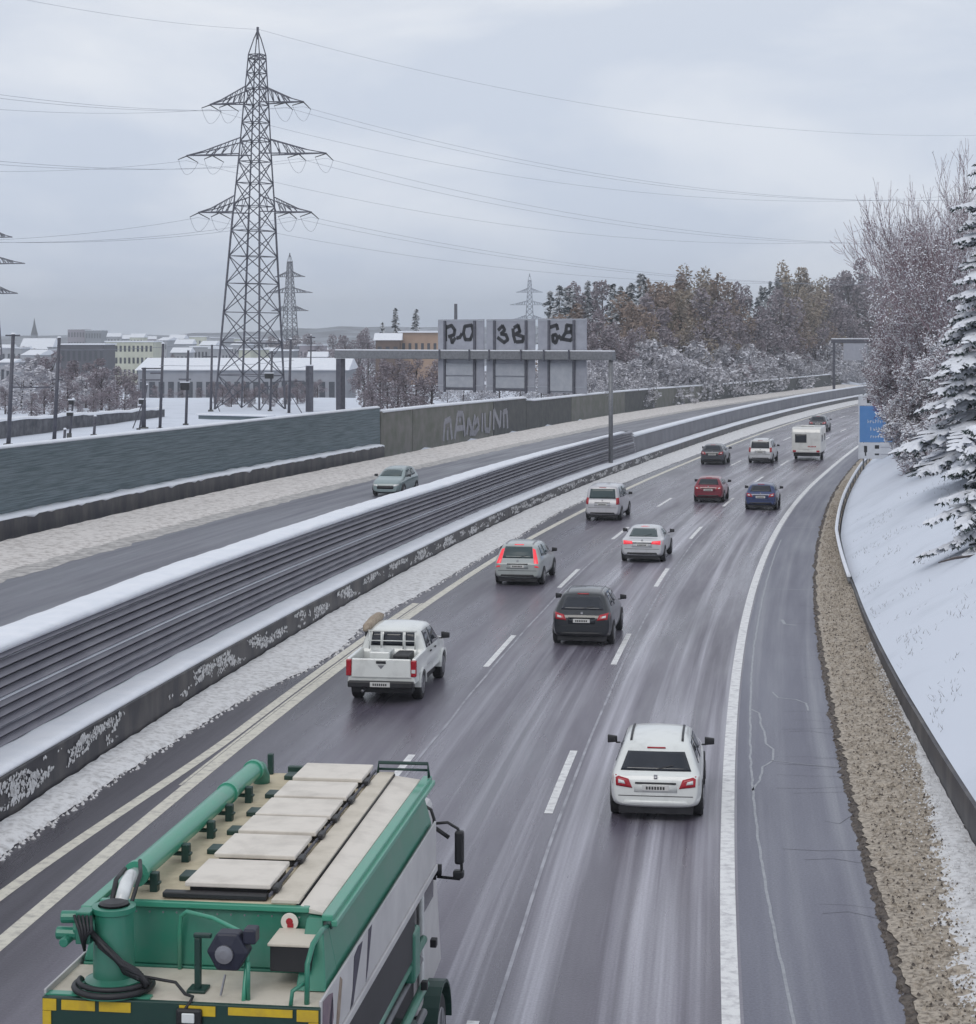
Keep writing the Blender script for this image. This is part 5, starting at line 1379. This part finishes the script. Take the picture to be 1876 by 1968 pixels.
cabo, cbv = shell(3.6, 1.84, 1.8, top, [(0, 1.16), (2, 1.14), (3.6, .95)], [(0, .96), (.05, 1), (2.4, 1), (3.3, .94), (3.6, .80)], [(0, .62), (3.2, .5), (3.6, .55)], .76, 'cab', M['pt_white'], pk)
cabo.location = (0, 1.62, 0)
for a, c in ((-.60, -.33), (-.28, .28), (.33, .60)):
    o = patch(cbv, 'rear', [(a*1.02, 1.27), (c*1.02, 1.27), (c*.96, 1.62), (a*.96, 1.62)], 'rear_window', M['glass'], pk, (5, 4)); o.location = (0, 1.62, 0)
for side in ('right', 'left'):
    for q4 in ([(.2, 1.22), (.85, 1.2), (.85, 1.64), (.3, 1.64)], [(.93, 1.2), (2.15, 1.18), (1.62, 1.62), (.93, 1.64)]):
        o = patch(cbv, side, q4, 'side_window', M['glass'], pk, (5, 4)); o.location = (0, 1.62, 0)
    sx = 1 if side == 'right' else -1
    for y in (.55, 1.25):
        MB().box(min(sx*.915, sx*.94), max(sx*.915, sx*.94), 1.62 + y, 1.62 + y + .16, 1.06, 1.10).build('door_handle', M['trim'], pk)
    mirror(pk, sx*.88, 3.75, 1.2, sx, M['trim'], 1.15)
o = patch(cbv, 'front', [(-.66, 1.27), (.66, 1.27), (.56, 1.68), (-.56, 1.68)], 'windscreen', M['glass'], pk, (8, 4)); o.location = (0, 1.62, 0)
b = MB()
for x in (-.62, -.3, .3, .62): b.tube((x, 1.52, 1.2), (x, 1.56, 1.68), .022, n=6)
b.tube((-.66, 1.56, 1.68), (.66, 1.56, 1.68), .025, n=6); b.tube((-.66, 1.54, 1.42), (.66, 1.54, 1.42), .016, n=6)
b.build('headboard', M['pt_white'], pk, True)
for y in (1.0, 4.25):
    for sx in (-1, 1):
        wheel(pk, sx*.80, y, .38, .26, sx)
        b = MB()
        for k in range(13):
            a0 = math.pi*k/12
            for rr, xx in ((.46, .955), (.40, .955), (.40, .78), (.46, .78)): b.v.append((sx*xx, y + rr*math.cos(a0), .38 + rr*math.sin(a0)))
        for k in range(12):
            for j in range(4): b.f.append((k*4+j, k*4+(j+1) % 4, (k+1)*4+(j+1) % 4, (k+1)*4+j))
        b.build('wheel_arch', M['pt_white'], pk)
MB().box(-.78, .78, .2, 4.9, .28, .56).build('underbody', M['trim'], pk)
b = MB(); b.tube((-.48, -.1, .36), (-.48, .4, .38), .04, n=10); b.build('exhaust', M['rim'], pk, True)
# load in the bed: separate things
ld = MB().box(-.40, .14, .42, 1.15, .835, 1.30).build('white_box', M['pt_white'], None, False, .03); ld.parent = None
ld.matrix_world = Matrix.Translation(pk.location) @ Matrix.Rotation(-hd(49.3), 4, 'Z'); tag(ld, 'white lidded box lying in the bed of the white pickup', 'box')
ld = MB().box(.22, .64, .45, 1.3, .835, 1.22).build('tool_crate', M['trim'], None, False, .03)
ld.matrix_world = Matrix.Translation(pk.location) @ Matrix.Rotation(-hd(49.3), 4, 'Z'); tag(ld, 'dark crate beside the white box in the pickup bed', 'crate')
b = MB(); q = rnd(4)
M['bundle'] = mat('beige straw bundle', (.42, .35, .27), (.28, .22, .17), .9, 12, 8, bump=.8)
pts = [(-.74, 1.5, 1.70), (-.74, 1.8, 1.74), (-.72, 2.5, 1.80), (-.70, 3.2, 1.82), (-.68, 3.6, 1.80)]
b.path(pts, [.05, .12, .14, .13, .06], 10)
bo = b.build('straw_bundle', M['bundle'], None, True); bo.matrix_world = Matrix.Translation(pk.location) @ Matrix.Rotation(-hd(49.3), 4, 'Z')
tag(bo, 'beige bundle strapped along the left of the pickup cab roof', 'bundle')

# ------------------------------------------------------------------ green bulk truck in the foreground
def gmat(n, c, c2, r=.35, **k): return mat(n, c, c2, r, k.pop('scale', 2.0), 8, **k)
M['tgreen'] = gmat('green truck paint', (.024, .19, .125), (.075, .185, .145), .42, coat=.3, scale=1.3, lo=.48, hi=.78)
M['tgreen_l'] = gmat('lighter green truck paint', (.045, .285, .185), (.10, .27, .20), .4, scale=1.5, lo=.48, hi=.75, coat=.4)  # lighter green for edge beams, auger pipe and rails
M['tdark'] = gmat('dark green panel', (.010, .045, .035), (.008, .035, .03), .45)
M['cream'] = gmat('dusty cream sheet', (.62, .565, .48), (.47, .425, .35), .75, scale=3, lo=.45, hi=.75)
M['cream_d'] = gmat('dusty tan deck', (.56, .485, .35), (.42, .36, .25), .8, scale=4, lo=.45, hi=.7)
M['lid'] = gmat('pale lid sheet', (.70, .65, .585), (.50, .46, .41), .65, scale=2.5, lo=.46, hi=.8)
M['yellow'] = gmat('yellow reflector tape', (.62, .43, .02), (.50, .34, .03), .4, scale=9)
M['twhite'] = gmat('white side sheet', (.56, .55, .55), (.44, .43, .44), .45, scale=1.2)
M['rubber'] = gmat('black rubber', (.012, .012, .014), (.02, .02, .024), .5)
M['navy'] = gmat('navy cover', (.012, .014, .03), (.018, .02, .04), .5)
tk = thing('bulk_truck', 'green bulk feed truck with cream roof lids and a green auger pipe, in the foreground', 'truck', (-2.82, 17.94, 0), -.13)
Z0, Z1 = 3.4, 4.02      # rear deck, hopper top
# hopper: back wall, side walls and flared upper flank
hb = MB()
hb.hexa([(-1.2, .93, 2.84), (1.2, .93, 2.84), (1.2, 6.7, 2.84), (-1.2, 6.7, 2.84), (-1.26, .93, 3.42), (1.26, .93, 3.42), (1.26, 6.7, 3.42), (-1.26, 6.7, 3.42)])
hop = hb.build('hopper', M['tgreen'], tk, False, .01)
hu = MB()
hu.hexa([(-1.262, .95, 3.423), (1.262, .95, 3.423), (1.262, 6.68, 3.423), (-1.262, 6.68, 3.423), (-1.12, 1.02, Z1 - .06), (1.13, 1.02, Z1 - .06), (1.13, 6.62, Z1 - .06), (-1.12, 6.62, Z1 - .06)])
hu.build('hopper_flank', M['tgreen'], hop, False, .015)
b = MB()
for k in range(15): b.lathe([(.011, 0), (.008, -.008)], (-1.0 + k*.135, .948, 3.93), 8, 'y')
for k in range(10): b.lathe([(.011, 0), (.008, -.008)], (-1.1 + k*.2, .926, 3.36), 8, 'y')
b.build('rivet_row', M['steel'], hop)['kind'] = 'stuff'
# step of the back wall on the right, down to the deck
MB().hexa([(.98, .40, Z0 + .01), (1.27, .40, Z0 + .01), (1.27, .935, Z0 + .01), (.98, .935, Z0 + .01), (.98, .86, 3.95), (1.14, .86, 3.95), (1.14, .99, 3.95), (.98, .99, 3.95)]).build('corner_gusset', M['tgreen'], hop, False, .01)
# roof sheets
MB().hexa([(-1.02, 1.0, Z1 - .057), (.86, 1.0, Z1 - .057), (.80, 6.62, Z1 - .057), (-1.02, 6.62, Z1 - .057), (-1.0, 1.02, Z1), (.84, 1.02, Z1 + .02), (.78, 6.6, Z1 + .02), (-1.0, 6.6, Z1)]).build('roof', M['cream_d'], tk, False, .005)
MB().hexa([(.60, 1.0, Z1 + .021), (.875, 1.0, Z1 + .022), (.80, 6.62, Z1 + .022), (.60, 6.62, Z1 + .021), (.60, 1.0, Z1 + .055), (.875, 1.0, Z1 + .055), (.80, 6.62, Z1 + .055), (.60, 6.62, Z1 + .055)]).build('roof_walkway', M['cream'], tk, False, .004)
MB().hexa([(.89, 1.0, Z1 - .055), (1.135, .92, Z1 - .055), (1.135, 6.62, Z1 - .055), (.81, 6.62, Z1 - .055), (.89, 1.0, Z1 + .012), (1.125, .92, Z1 - .03), (1.125, 6.62, Z1 - .03), (.81, 6.62, Z1 + .012)]).build('side_sheet', M['lid'], tk, False, .004)
MB().box(.862, .886, 1.0, 6.6, Z1 - .02, Z1 + .035, Matrix.Translation((.0, 0, 0)) @ Matrix.Rotation(.0115, 4, 'Z')).build('seam', M['rubber'], tk)
# beams along the upper edges
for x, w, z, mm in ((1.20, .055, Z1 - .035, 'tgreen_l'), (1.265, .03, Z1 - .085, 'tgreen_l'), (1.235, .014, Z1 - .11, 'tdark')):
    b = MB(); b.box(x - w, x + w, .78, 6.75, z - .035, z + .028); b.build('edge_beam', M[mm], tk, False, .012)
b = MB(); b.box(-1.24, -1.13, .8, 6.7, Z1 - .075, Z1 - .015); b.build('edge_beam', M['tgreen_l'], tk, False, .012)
b = MB(); b.box(-1.10, .98, .955, 1.03, Z1 - .05, Z1 + .006); b.build('edge_beam', M['tgreen_l'], tk, False, .01)
# lids
for k, (ya, yb) in enumerate(((1.17, 2.04), (2.24, 3.07), (3.21, 3.87), (3.95, 4.72), (4.83, 5.6), (5.78, 6.58))):
    lid = MB().hexa([(-.31, ya, Z1 + .10), (.55, ya, Z1 + .10), (.54, yb, Z1 + .10), (-.31, yb, Z1 + .10), (-.31, ya, Z1 + .15), (.55, ya, Z1 + .15), (.54, yb, Z1 + .15), (-.31, yb, Z1 + .15)]).build('roof_lid', M['lid'], tk, False, .012)
    MB().box(-.27, .51, ya + .05, yb - .05, Z1 + .022, Z1 + .098).build('collar', M['rubber'], lid)
    MB().box(.555, .62, ya + .02, ya + .22, Z1 + .058, Z1 + .12).build('hinge', M['rubber'], lid, False, .015)
    MB().box(.557, .575, ya - .1, yb + .02, Z1 + .058, Z1 + .085).build('hinge_rod', M['steel_dark'], lid)
    MB().box(-.52, -.33, yb - .36, yb - .12, Z1 + .004, Z1 + .06).build('latch', M['tdark'], lid, False, .01)
MB().box(-.50, .54, 1.045, 1.16, Z1 + .022, Z1 + .075).build('roof_step', M['rubber'], tk, False, .01)
# auger pipe along the left with its cradle posts
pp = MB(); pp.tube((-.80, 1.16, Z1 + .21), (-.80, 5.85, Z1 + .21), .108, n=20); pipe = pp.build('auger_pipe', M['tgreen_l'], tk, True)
pipe.modifiers.new('e', 'EDGE_SPLIT').split_angle = R(50)
for y in (1.18, 4.6, 5.80):
    b = MB(); b.tube((-.80, y - .035, Z1 + .21), (-.80, y + .035, Z1 + .21), .128, n=20); b.build('collar', M['tgreen_l'], pipe)
b = MB(); b.path([(-.80, 5.84, Z1 + .21), (-.78, 5.99, Z1 + .18), (-.76, 6.05, Z1 + .07), (-.76, 6.06, Z1 - .02)], [.108, .108, .105, .105], 14); b.build('spout', M['tgreen'], pipe, True)
for y in (5.04, 4.16, 3.39, 2.42, 1.32):
    b = MB(); b.box(-.70, -.62, y - .05, y + .05, Z1, Z1 + .19); b.box(-.86, -.6, y - .045, y + .045, Z1 + .07, Z1 + .10); b.build('cradle_post', M['tdark'], tk, False, .01)
MB().box(-.80, -.73, 6.5, 6.58, Z1, Z1 + .26).build('stub_post', M['tdark'], tk, False, .01)
MB().box(-.55, -.36, 6.55, 6.64, Z1, Z1 + .1).build('stub_post', M['tdark'], tk, False, .01)
# auger slewing column on the rear deck
sc_ = MB(); sc_.lathe([(.27, 0), (.27, .04), (.195, .07), (.185, .66), (.205, .67), (.205, .72), (.15, .725), (.14, .68)], (-.74, .30, Z0 + .05), 28); colm = sc_.build('slewing_column', M['tgreen'], tk, False); colm.data.polygons.foreach_set('use_smooth', [True]*len(colm.data.polygons)); colm.modifiers.new('e', 'EDGE_SPLIT').split_angle = R(35)
b = MB(); b.lathe([(.13, 0), (.14, .02), (.10, .035)], (-.74, .30, Z0 + .775), 20); b.build('top_cap', M['rubber'], colm)
b = MB(); b.lathe([(.33, 0), (.33, .045), (.28, .05), (.28, .02)], (-.72, .20, Z0 + .012), 32); b.build('base_flange', M['tgreen_l'], colm)
b = MB(); pts = [(-.71 + .36*math.cos(a), .20 + .34*math.sin(a), Z0 + .06) for a in [math.pi*(.9 + 1.25*k/24) for k in range(25)]]; b.path(pts, .032, 8)
pts = [(-.70 + .33*math.cos(a), .20 + .31*math.sin(a), Z0 + .11) for a in [math.pi*(1.0 + 1.05*k/20) for k in range(21)]]; b.path(pts, .026, 8)
b.build('hydraulic_hose', M['rubber'], colm, True)
b = MB()
for k in range(7):
    q = rnd(k + 30); b.path([(-.95 + .02*k, .13, Z0 + .62 - .03*k), (-.76 + .03*k, .06 + q.uniform(-.03, .03), Z0 + .48 - .03*k), (-.58, .06 + q.uniform(-.05, .05), Z0 + .33 - .02*k), (-.44 + .02*k, .08, Z0 + .24 - .02*k), (-.36, .06, Z0 + .10)], .022, 6)
b.build('hose_bundle', M['rubber'], colm, True)
b = MB(); b.path([(-.38, .10, Z0 + .18), (-.12, .22, Z0 + .10), (.02, .06, Z0 + .05), (.10, .03, Z0 + .04), (.10, -.05, Z0 + .02), (.02, -.10, Z0 - .1)], .016, 6); b.build('cable', M['rubber'], colm, True)
el = MB(); el.path([(-.72, .42, Z0 + .74), (-.74, .66, Z0 + .86), (-.78, .92, Z0 + .87), (-.80, 1.15, Z0 + .83)], [.06, .07, .07, .07], 14); el.build('white_elbow', M['lamp_clear'], colm, True)
b = MB(); b.path([(-.80, .40, Z0 + .74), (-.85, .7, Z0 + .90), (-.86, 1.0, Z0 + .92)], .024, 6); b.path([(-.62, .44, Z0 + .74), (-.64, .8, Z0 + .94), (-.74, 1.1, Z0 + .98)], .02, 6); b.build('ram_hose', M['rubber'], colm, True)
hd_ = MB(); hd_.tube((-1.08, .16, Z0 + .58), (-.88, .2, Z0 + .60), .075, n=14); hd_.tube((-1.24, .15, Z0 + .54), (-1.04, .15, Z0 + .54), .062, n=12); hd_.tube((-1.20, .15, Z0 + .69), (-.98, .18, Z0 + .69), .058, n=12); hd_.tube((-1.12, -.02, Z0 + .50), (-1.12, .2, Z0 + .50), .045, n=10); hd_.box(-1.04, -.90, .08, .26, Z0 + .46, Z0 + .76)
hd_.build('motor_head', M['tgreen'], colm, False, .01)
b = MB()
for k in range(5): b.path([(-1.04 + .04*k, .05, Z0 + .74), (-.97 + .03*k, -.01, Z0 + .62), (-.93, .03, Z0 + .42 + .03*k)], .016, 6)
b.build('motor_hose', M['rubber'], colm, True)
# rear deck and tail board
dk = MB().box(-1.30, 1.30, -.0, .925, Z0 - .06, Z0).build('rear_deck', M['cream'], tk, False, .01)
MB().box(-1.31, -.30, .0, .10, Z0 + .002, Z0 + .02).build('deck_edge', M['tgreen_l'], dk)
tb = MB().box(-1.31, 1.31, -.06, -.002, .9, Z0 + .01).build('tail_board', M['tdark'], tk, False, .01)
for a, c, e, f in ((-1.12, -.80, .10, .01), (-.76, -.46, .10, .01), (.0, .34, .10, .01), (.46, 1.06, .08, .01), (1.1, 1.30, .11, .005), (1.21, 1.30, .9, .115), (-1.30, -1.17, .11, .005), (-1.30, -1.22, .26, .115)):
    MB().box(a, c, -.072, -.0625, Z0 - e, Z0 - f).build('reflector_strip', M['yellow'], tb)
MB().box(-1.30, -1.20, -.09, -.06, Z0 - .42, Z0 - .30).build('marker_light', M['lamp_red'], tb, False, .01)
MB().box(-.02, .22, -.12, -.06, Z0 - .18, Z0 - .03).build('camera_housing', M['rubber'], tb, False, .02)
MB().box(.04, .16, -.14, -.118, Z0 - .15, Z0 - .06).build('camera_face', M['lamp_clear'], tb, False, .01)
# hose reel, post, cabinet and pipes on the deck
rl = MB(); rl.lathe([(.08, -.20), (.20, -.18), (.20, 0), (.10, .02)], (.40, .30, Z0 + .43), 6, 'y'); ro = rl.build('hose_reel', M['navy'], tk, False, .02)
b = MB(); b.lathe([(.085, 0), (.085, -.03), (.04, -.035)], (.38, .105, Z0 + .42), 18, 'y'); b.build('hub', M['rim'], ro)
b = MB(); b.box(.54, .66, .14, .32, Z0 + .50, Z0 + .64); b.build('motor', M['navy'], ro, False, .02)
b = MB(); b.path([(.36, .2, Z0 + .2), (.33, .15, Z0 + .02)], .012, 5); b.build('hose_end', M['rim'], ro)
b = MB(); b.box(.04, .10, .28, .34, Z0, Z0 + .50); b.box(-.02, .16, .22, .42, Z0, Z0 + .03); b.box(.03, .20, .28, .34, Z0 + .50, Z0 + .54); b.build('deck_post', M['tdark'], tk, False, .01)
b = MB(); b.path([(-.28, .90, Z0), (-.28, .90, Z0 + .40), (-.26, .88, Z0 + .52), (-.20, .86, Z0 + .57), (.10, .72, Z0 + .56), (.46, .44, Z0 + .52), (.54, .36, Z0 + .46), (.56, .14, Z0 + .1), (.56, .10, Z0 - .02)], .022, 8); b.build('grab_rail', M['tgreen_l'], tk, True)
b = MB(); b.path([(.60, .12, Z0), (.60, .12, Z0 + .35)], .02, 8); b.build('pipe', M['tgreen'], tk, True)
cbx = MB().box(.72, 1.10, .46, .92, Z0 + .16, Z0 + .40).build('tool_box', M['rubber'], tk, False, .01)
MB().box(.70, 1.12, .43, .93, Z0 + .402, Z0 + .43).build('box_lid', M['cream'], cbx, False, .01)
b = MB(); b.path([(1.16, .08, Z0 - .02), (1.16, .10, Z0 + .36), (1.18, .24, Z0 + .50), (1.20, .55, Z0 + .54), (1.20, .8, Z0 + .5)], .026, 8); b.path([(1.02, .02, Z0 - .02), (1.03, .06, Z0 + .12), (1.16, .14, Z0 + .20)], .02, 8); b.build('ladder_rail', M['tgreen'], tk, True)
b = MB(); b.lathe([(.085, 0), (.085, -.012), (.08, -.014)], (.80, .930, Z1 - .13), 24, 'y'); st = b.build('warning_sticker', M['lid'], tk)
b = MB(); b.lathe([(.035, -.0), (.035, -.005)], (.80, .916, Z1 - .125), 10, 'y'); b.box(.78, .84, .908, .914, Z1 - .18, Z1 - .14); b.build('pictogram', M['lamp_red'], st)
# front rail on the roof
b = MB(); b.path([(.60, 6.55, Z1 + .02), (.60, 6.62, Z1 + .17), (1.22, 6.62, Z1 + .17), (1.24, 6.60, Z1 + .0)], .022, 6); b.tube((.60, 6.62, Z1 + .09), (1.22, 6.62, Z1 + .09), .016); b.build('front_rail', M['tdark'], tk, True)
# white printed side sheets
for sx in (-1, 1):
    a, c = sorted((sx*1.29, sx*1.315))
    sd_ = MB().box(a, c, .0, 6.7, 2.93, 3.46).build('side_panel', M['twhite'], tk, False, .008)
    a, c = sorted((sx*1.29, sx*1.335)); MB().box(a, c, .0, 6.7, 2.84, 2.926).build('side_rail', M['twhite'], sd_, False, .01)
    if sx > 0:
        # printed figures: dark and brown flowing shapes over the rear half of the sheet
        def blob(name, pts, m):
            b = MB(); n = len(pts)
            for e in (1.3155, 1.319): b.v += [(e, y, z) for y, z in pts]
            b.f.append(tuple(range(n, 2*n))); b.f += [(k, (k+1) % n, n+(k+1) % n, n+k) for k in range(n)]
            b.build(name, m, sd_)
        M['print_dark'] = gmat('dark print', (.022, .02, .04), (.05, .04, .07), .5, scale=5); M['print_plum'] = gmat('plum print', (.13, .08, .13), (.22, .16, .18), .5, scale=5); M['print_tan'] = gmat('tan print', (.32, .25, .19), (.2, .14, .1), .5, scale=6)
        blob('printed_picture', [(.02, 2.94), (.42, 2.94), (.40, 3.0), (.52, 3.15), (.48, 3.38), (.30, 3.42), (.05, 3.44)], M['print_plum'])
        blob('printed_picture', [(.24, 2.95), (.36, 2.95), (.42, 3.05), (.50, 3.3), (.44, 3.36), (.34, 3.2)], M['print_dark'])
        blob('printed_picture', [(.62, 2.95), (.72, 2.95), (.80, 3.05), (.92, 3.36), (.82, 3.42), (.70, 3.2)], M['print_tan'])
        blob('printed_picture', [(1.30, 2.94), (1.44, 2.95), (1.55, 3.08), (1.92, 3.42), (1.70, 3.44), (1.50, 3.40), (1.42, 3.1)], M['print_dark'])
        blob('printed_picture', [(2.10, 2.95), (2.20, 3.05), (2.42, 3.44), (2.24, 3.44)], M['print_dark'])
# chassis, tanks, mudguards and wheels below
MB().box(-1.0, 1.0, .1, 8.2, .75, 2.83).build('chassis', M['rubber'], tk, False, .03)
MB().box(1.0, 1.27, .2, 5.4, 2.15, 2.83).build('pipe_box', M['rubber'], tk, False, .04)
for x, z, r_, mm in ((1.22, 2.1, .05, 'tgreen'), (1.24, 1.55, .055, 'tgreen_l'), (1.18, 1.85, .04, 'steel'), (1.22, 1.2, .05, 'steel')):
    b = MB(); b.tube((x, .3, z), (x, 6.3, z), r_, n=10); b.build('side_pipe', M[mm], tk, True)
for y in (1.4, 2.75, 7.6):
    for sx in (-1, 1):
        wheel(tk, sx*1.05, y, .50, .36, sx)
        b = MB()
        for k in range(13):
            a0 = math.pi*k/12
            for rr, xx in ((.66, 1.28), (.62, 1.28), (.62, .86), (.66, .86)): b.v.append((sx*xx, y + rr*math.cos(a0), .5 + rr*math.sin(a0)))
        for k in range(12):
            for j in range(4): b.f.append((k*4+j, k*4+(j+1) % 4, (k+1)*4+(j+1) % 4, (k+1)*4+j))
        b.build('mudguard', M['tdark'], tk)
for y in (3.9, 4.9):
    MB().box(.85, 1.27, y, y + .8, .6, 1.35).build('tank', M['tdark' if y > 4 else 'steel'], tk, False, .08)
MB().box(1.05, 1.30, 5.2, 5.6, 1.9, 2.5).build('valve_box', M['tgreen'], tk, False, .04)
# cab
cab = MB().hexa([(-1.08, 6.85, .9), (1.08, 6.85, .9), (1.02, 9.1, .9), (-1.02, 9.1, .9), (-1.04, 6.9, 3.42), (1.04, 6.9, 3.42), (.95, 8.7, 3.3), (-.95, 8.7, 3.3)]).build('cab', M['twhite'], tk, False, .10)
for sx in (-1, 1):
    a, c = sorted((sx*1.02, sx*1.06)); MB().box(a, c, 7.3, 8.1, 2.1, 2.85).build('side_window', M['glass'], cab, False, .03)
    b = MB(); b.path([(sx*0.97, 8.0, 3.32), (sx*1.04, 8.0, 3.28), (sx*1.08, 8.0, 3.16), (sx*1.09, 8.0, 2.36)], .022, 8)
    b.path([(sx*1.09, 8.0, 3.10), (sx*1.26, 8.0, 3.12), (sx*1.40, 8.0, 3.04), (sx*1.44, 8.0, 2.92), (sx*1.45, 8.0, 2.42), (sx*1.42, 8.0, 2.38), (sx*1.12, 8.0, 2.40)], .020, 8)
    b.path([(sx*1.10, 8.0, 3.04), (sx*1.28, 8.0, 2.92)], .03, 6); b.box(*sorted((sx*1.09, sx*1.18)), 7.97, 8.04, 2.42, 2.56)
    arm = b.build('mirror_arm', M['rubber'], tk, True)
    MB().box(*sorted((sx*1.36, sx*1.48)), 7.93, 8.05, 2.58, 3.02).build('mirror', M['rubber'], arm, False, .03)
    MB().box(*sorted((sx*1.34, sx*1.48)), 7.93, 8.05, 2.40, 2.50).build('wide_mirror', M['rubber'], arm, False, .02)
MB().box(1.06, 1.12, 6.86, 6.98, 1.2, 3.36).build('cab_edge', M['lamp_clear'], cab, False, .02)
MB().box(1.25, 1.33, 6.6, 6.72, 1.9, 2.0).build('side_marker', M['rubber'], tk, False, .01)
MB().box(1.25, 1.33, 5.9, 6.0, 1.6, 1.7).build('side_marker', M['rubber'], tk, False, .01)

# ------------------------------------------------------------------ winter air
hz = bpy.data.materials.new('winter haze'); hz.use_nodes = True
t = hz.node_tree; t.nodes.clear(); o_ = t.nodes.new('ShaderNodeOutputMaterial'); v = t.nodes.new('ShaderNodeVolumePrincipled')
v.inputs['Color'].default_value = (.88, .94, 1, 1); v.inputs['Density'].default_value = .00036; v.inputs['Anisotropy'].default_value = .2
t.links.new(v.outputs[0], o_.inputs['Volume'])
b = MB(); b.box(-1700, 1700, -90, 3000, -16, 62); ho = b.build('haze', hz); ho['kind'] = 'stuff'
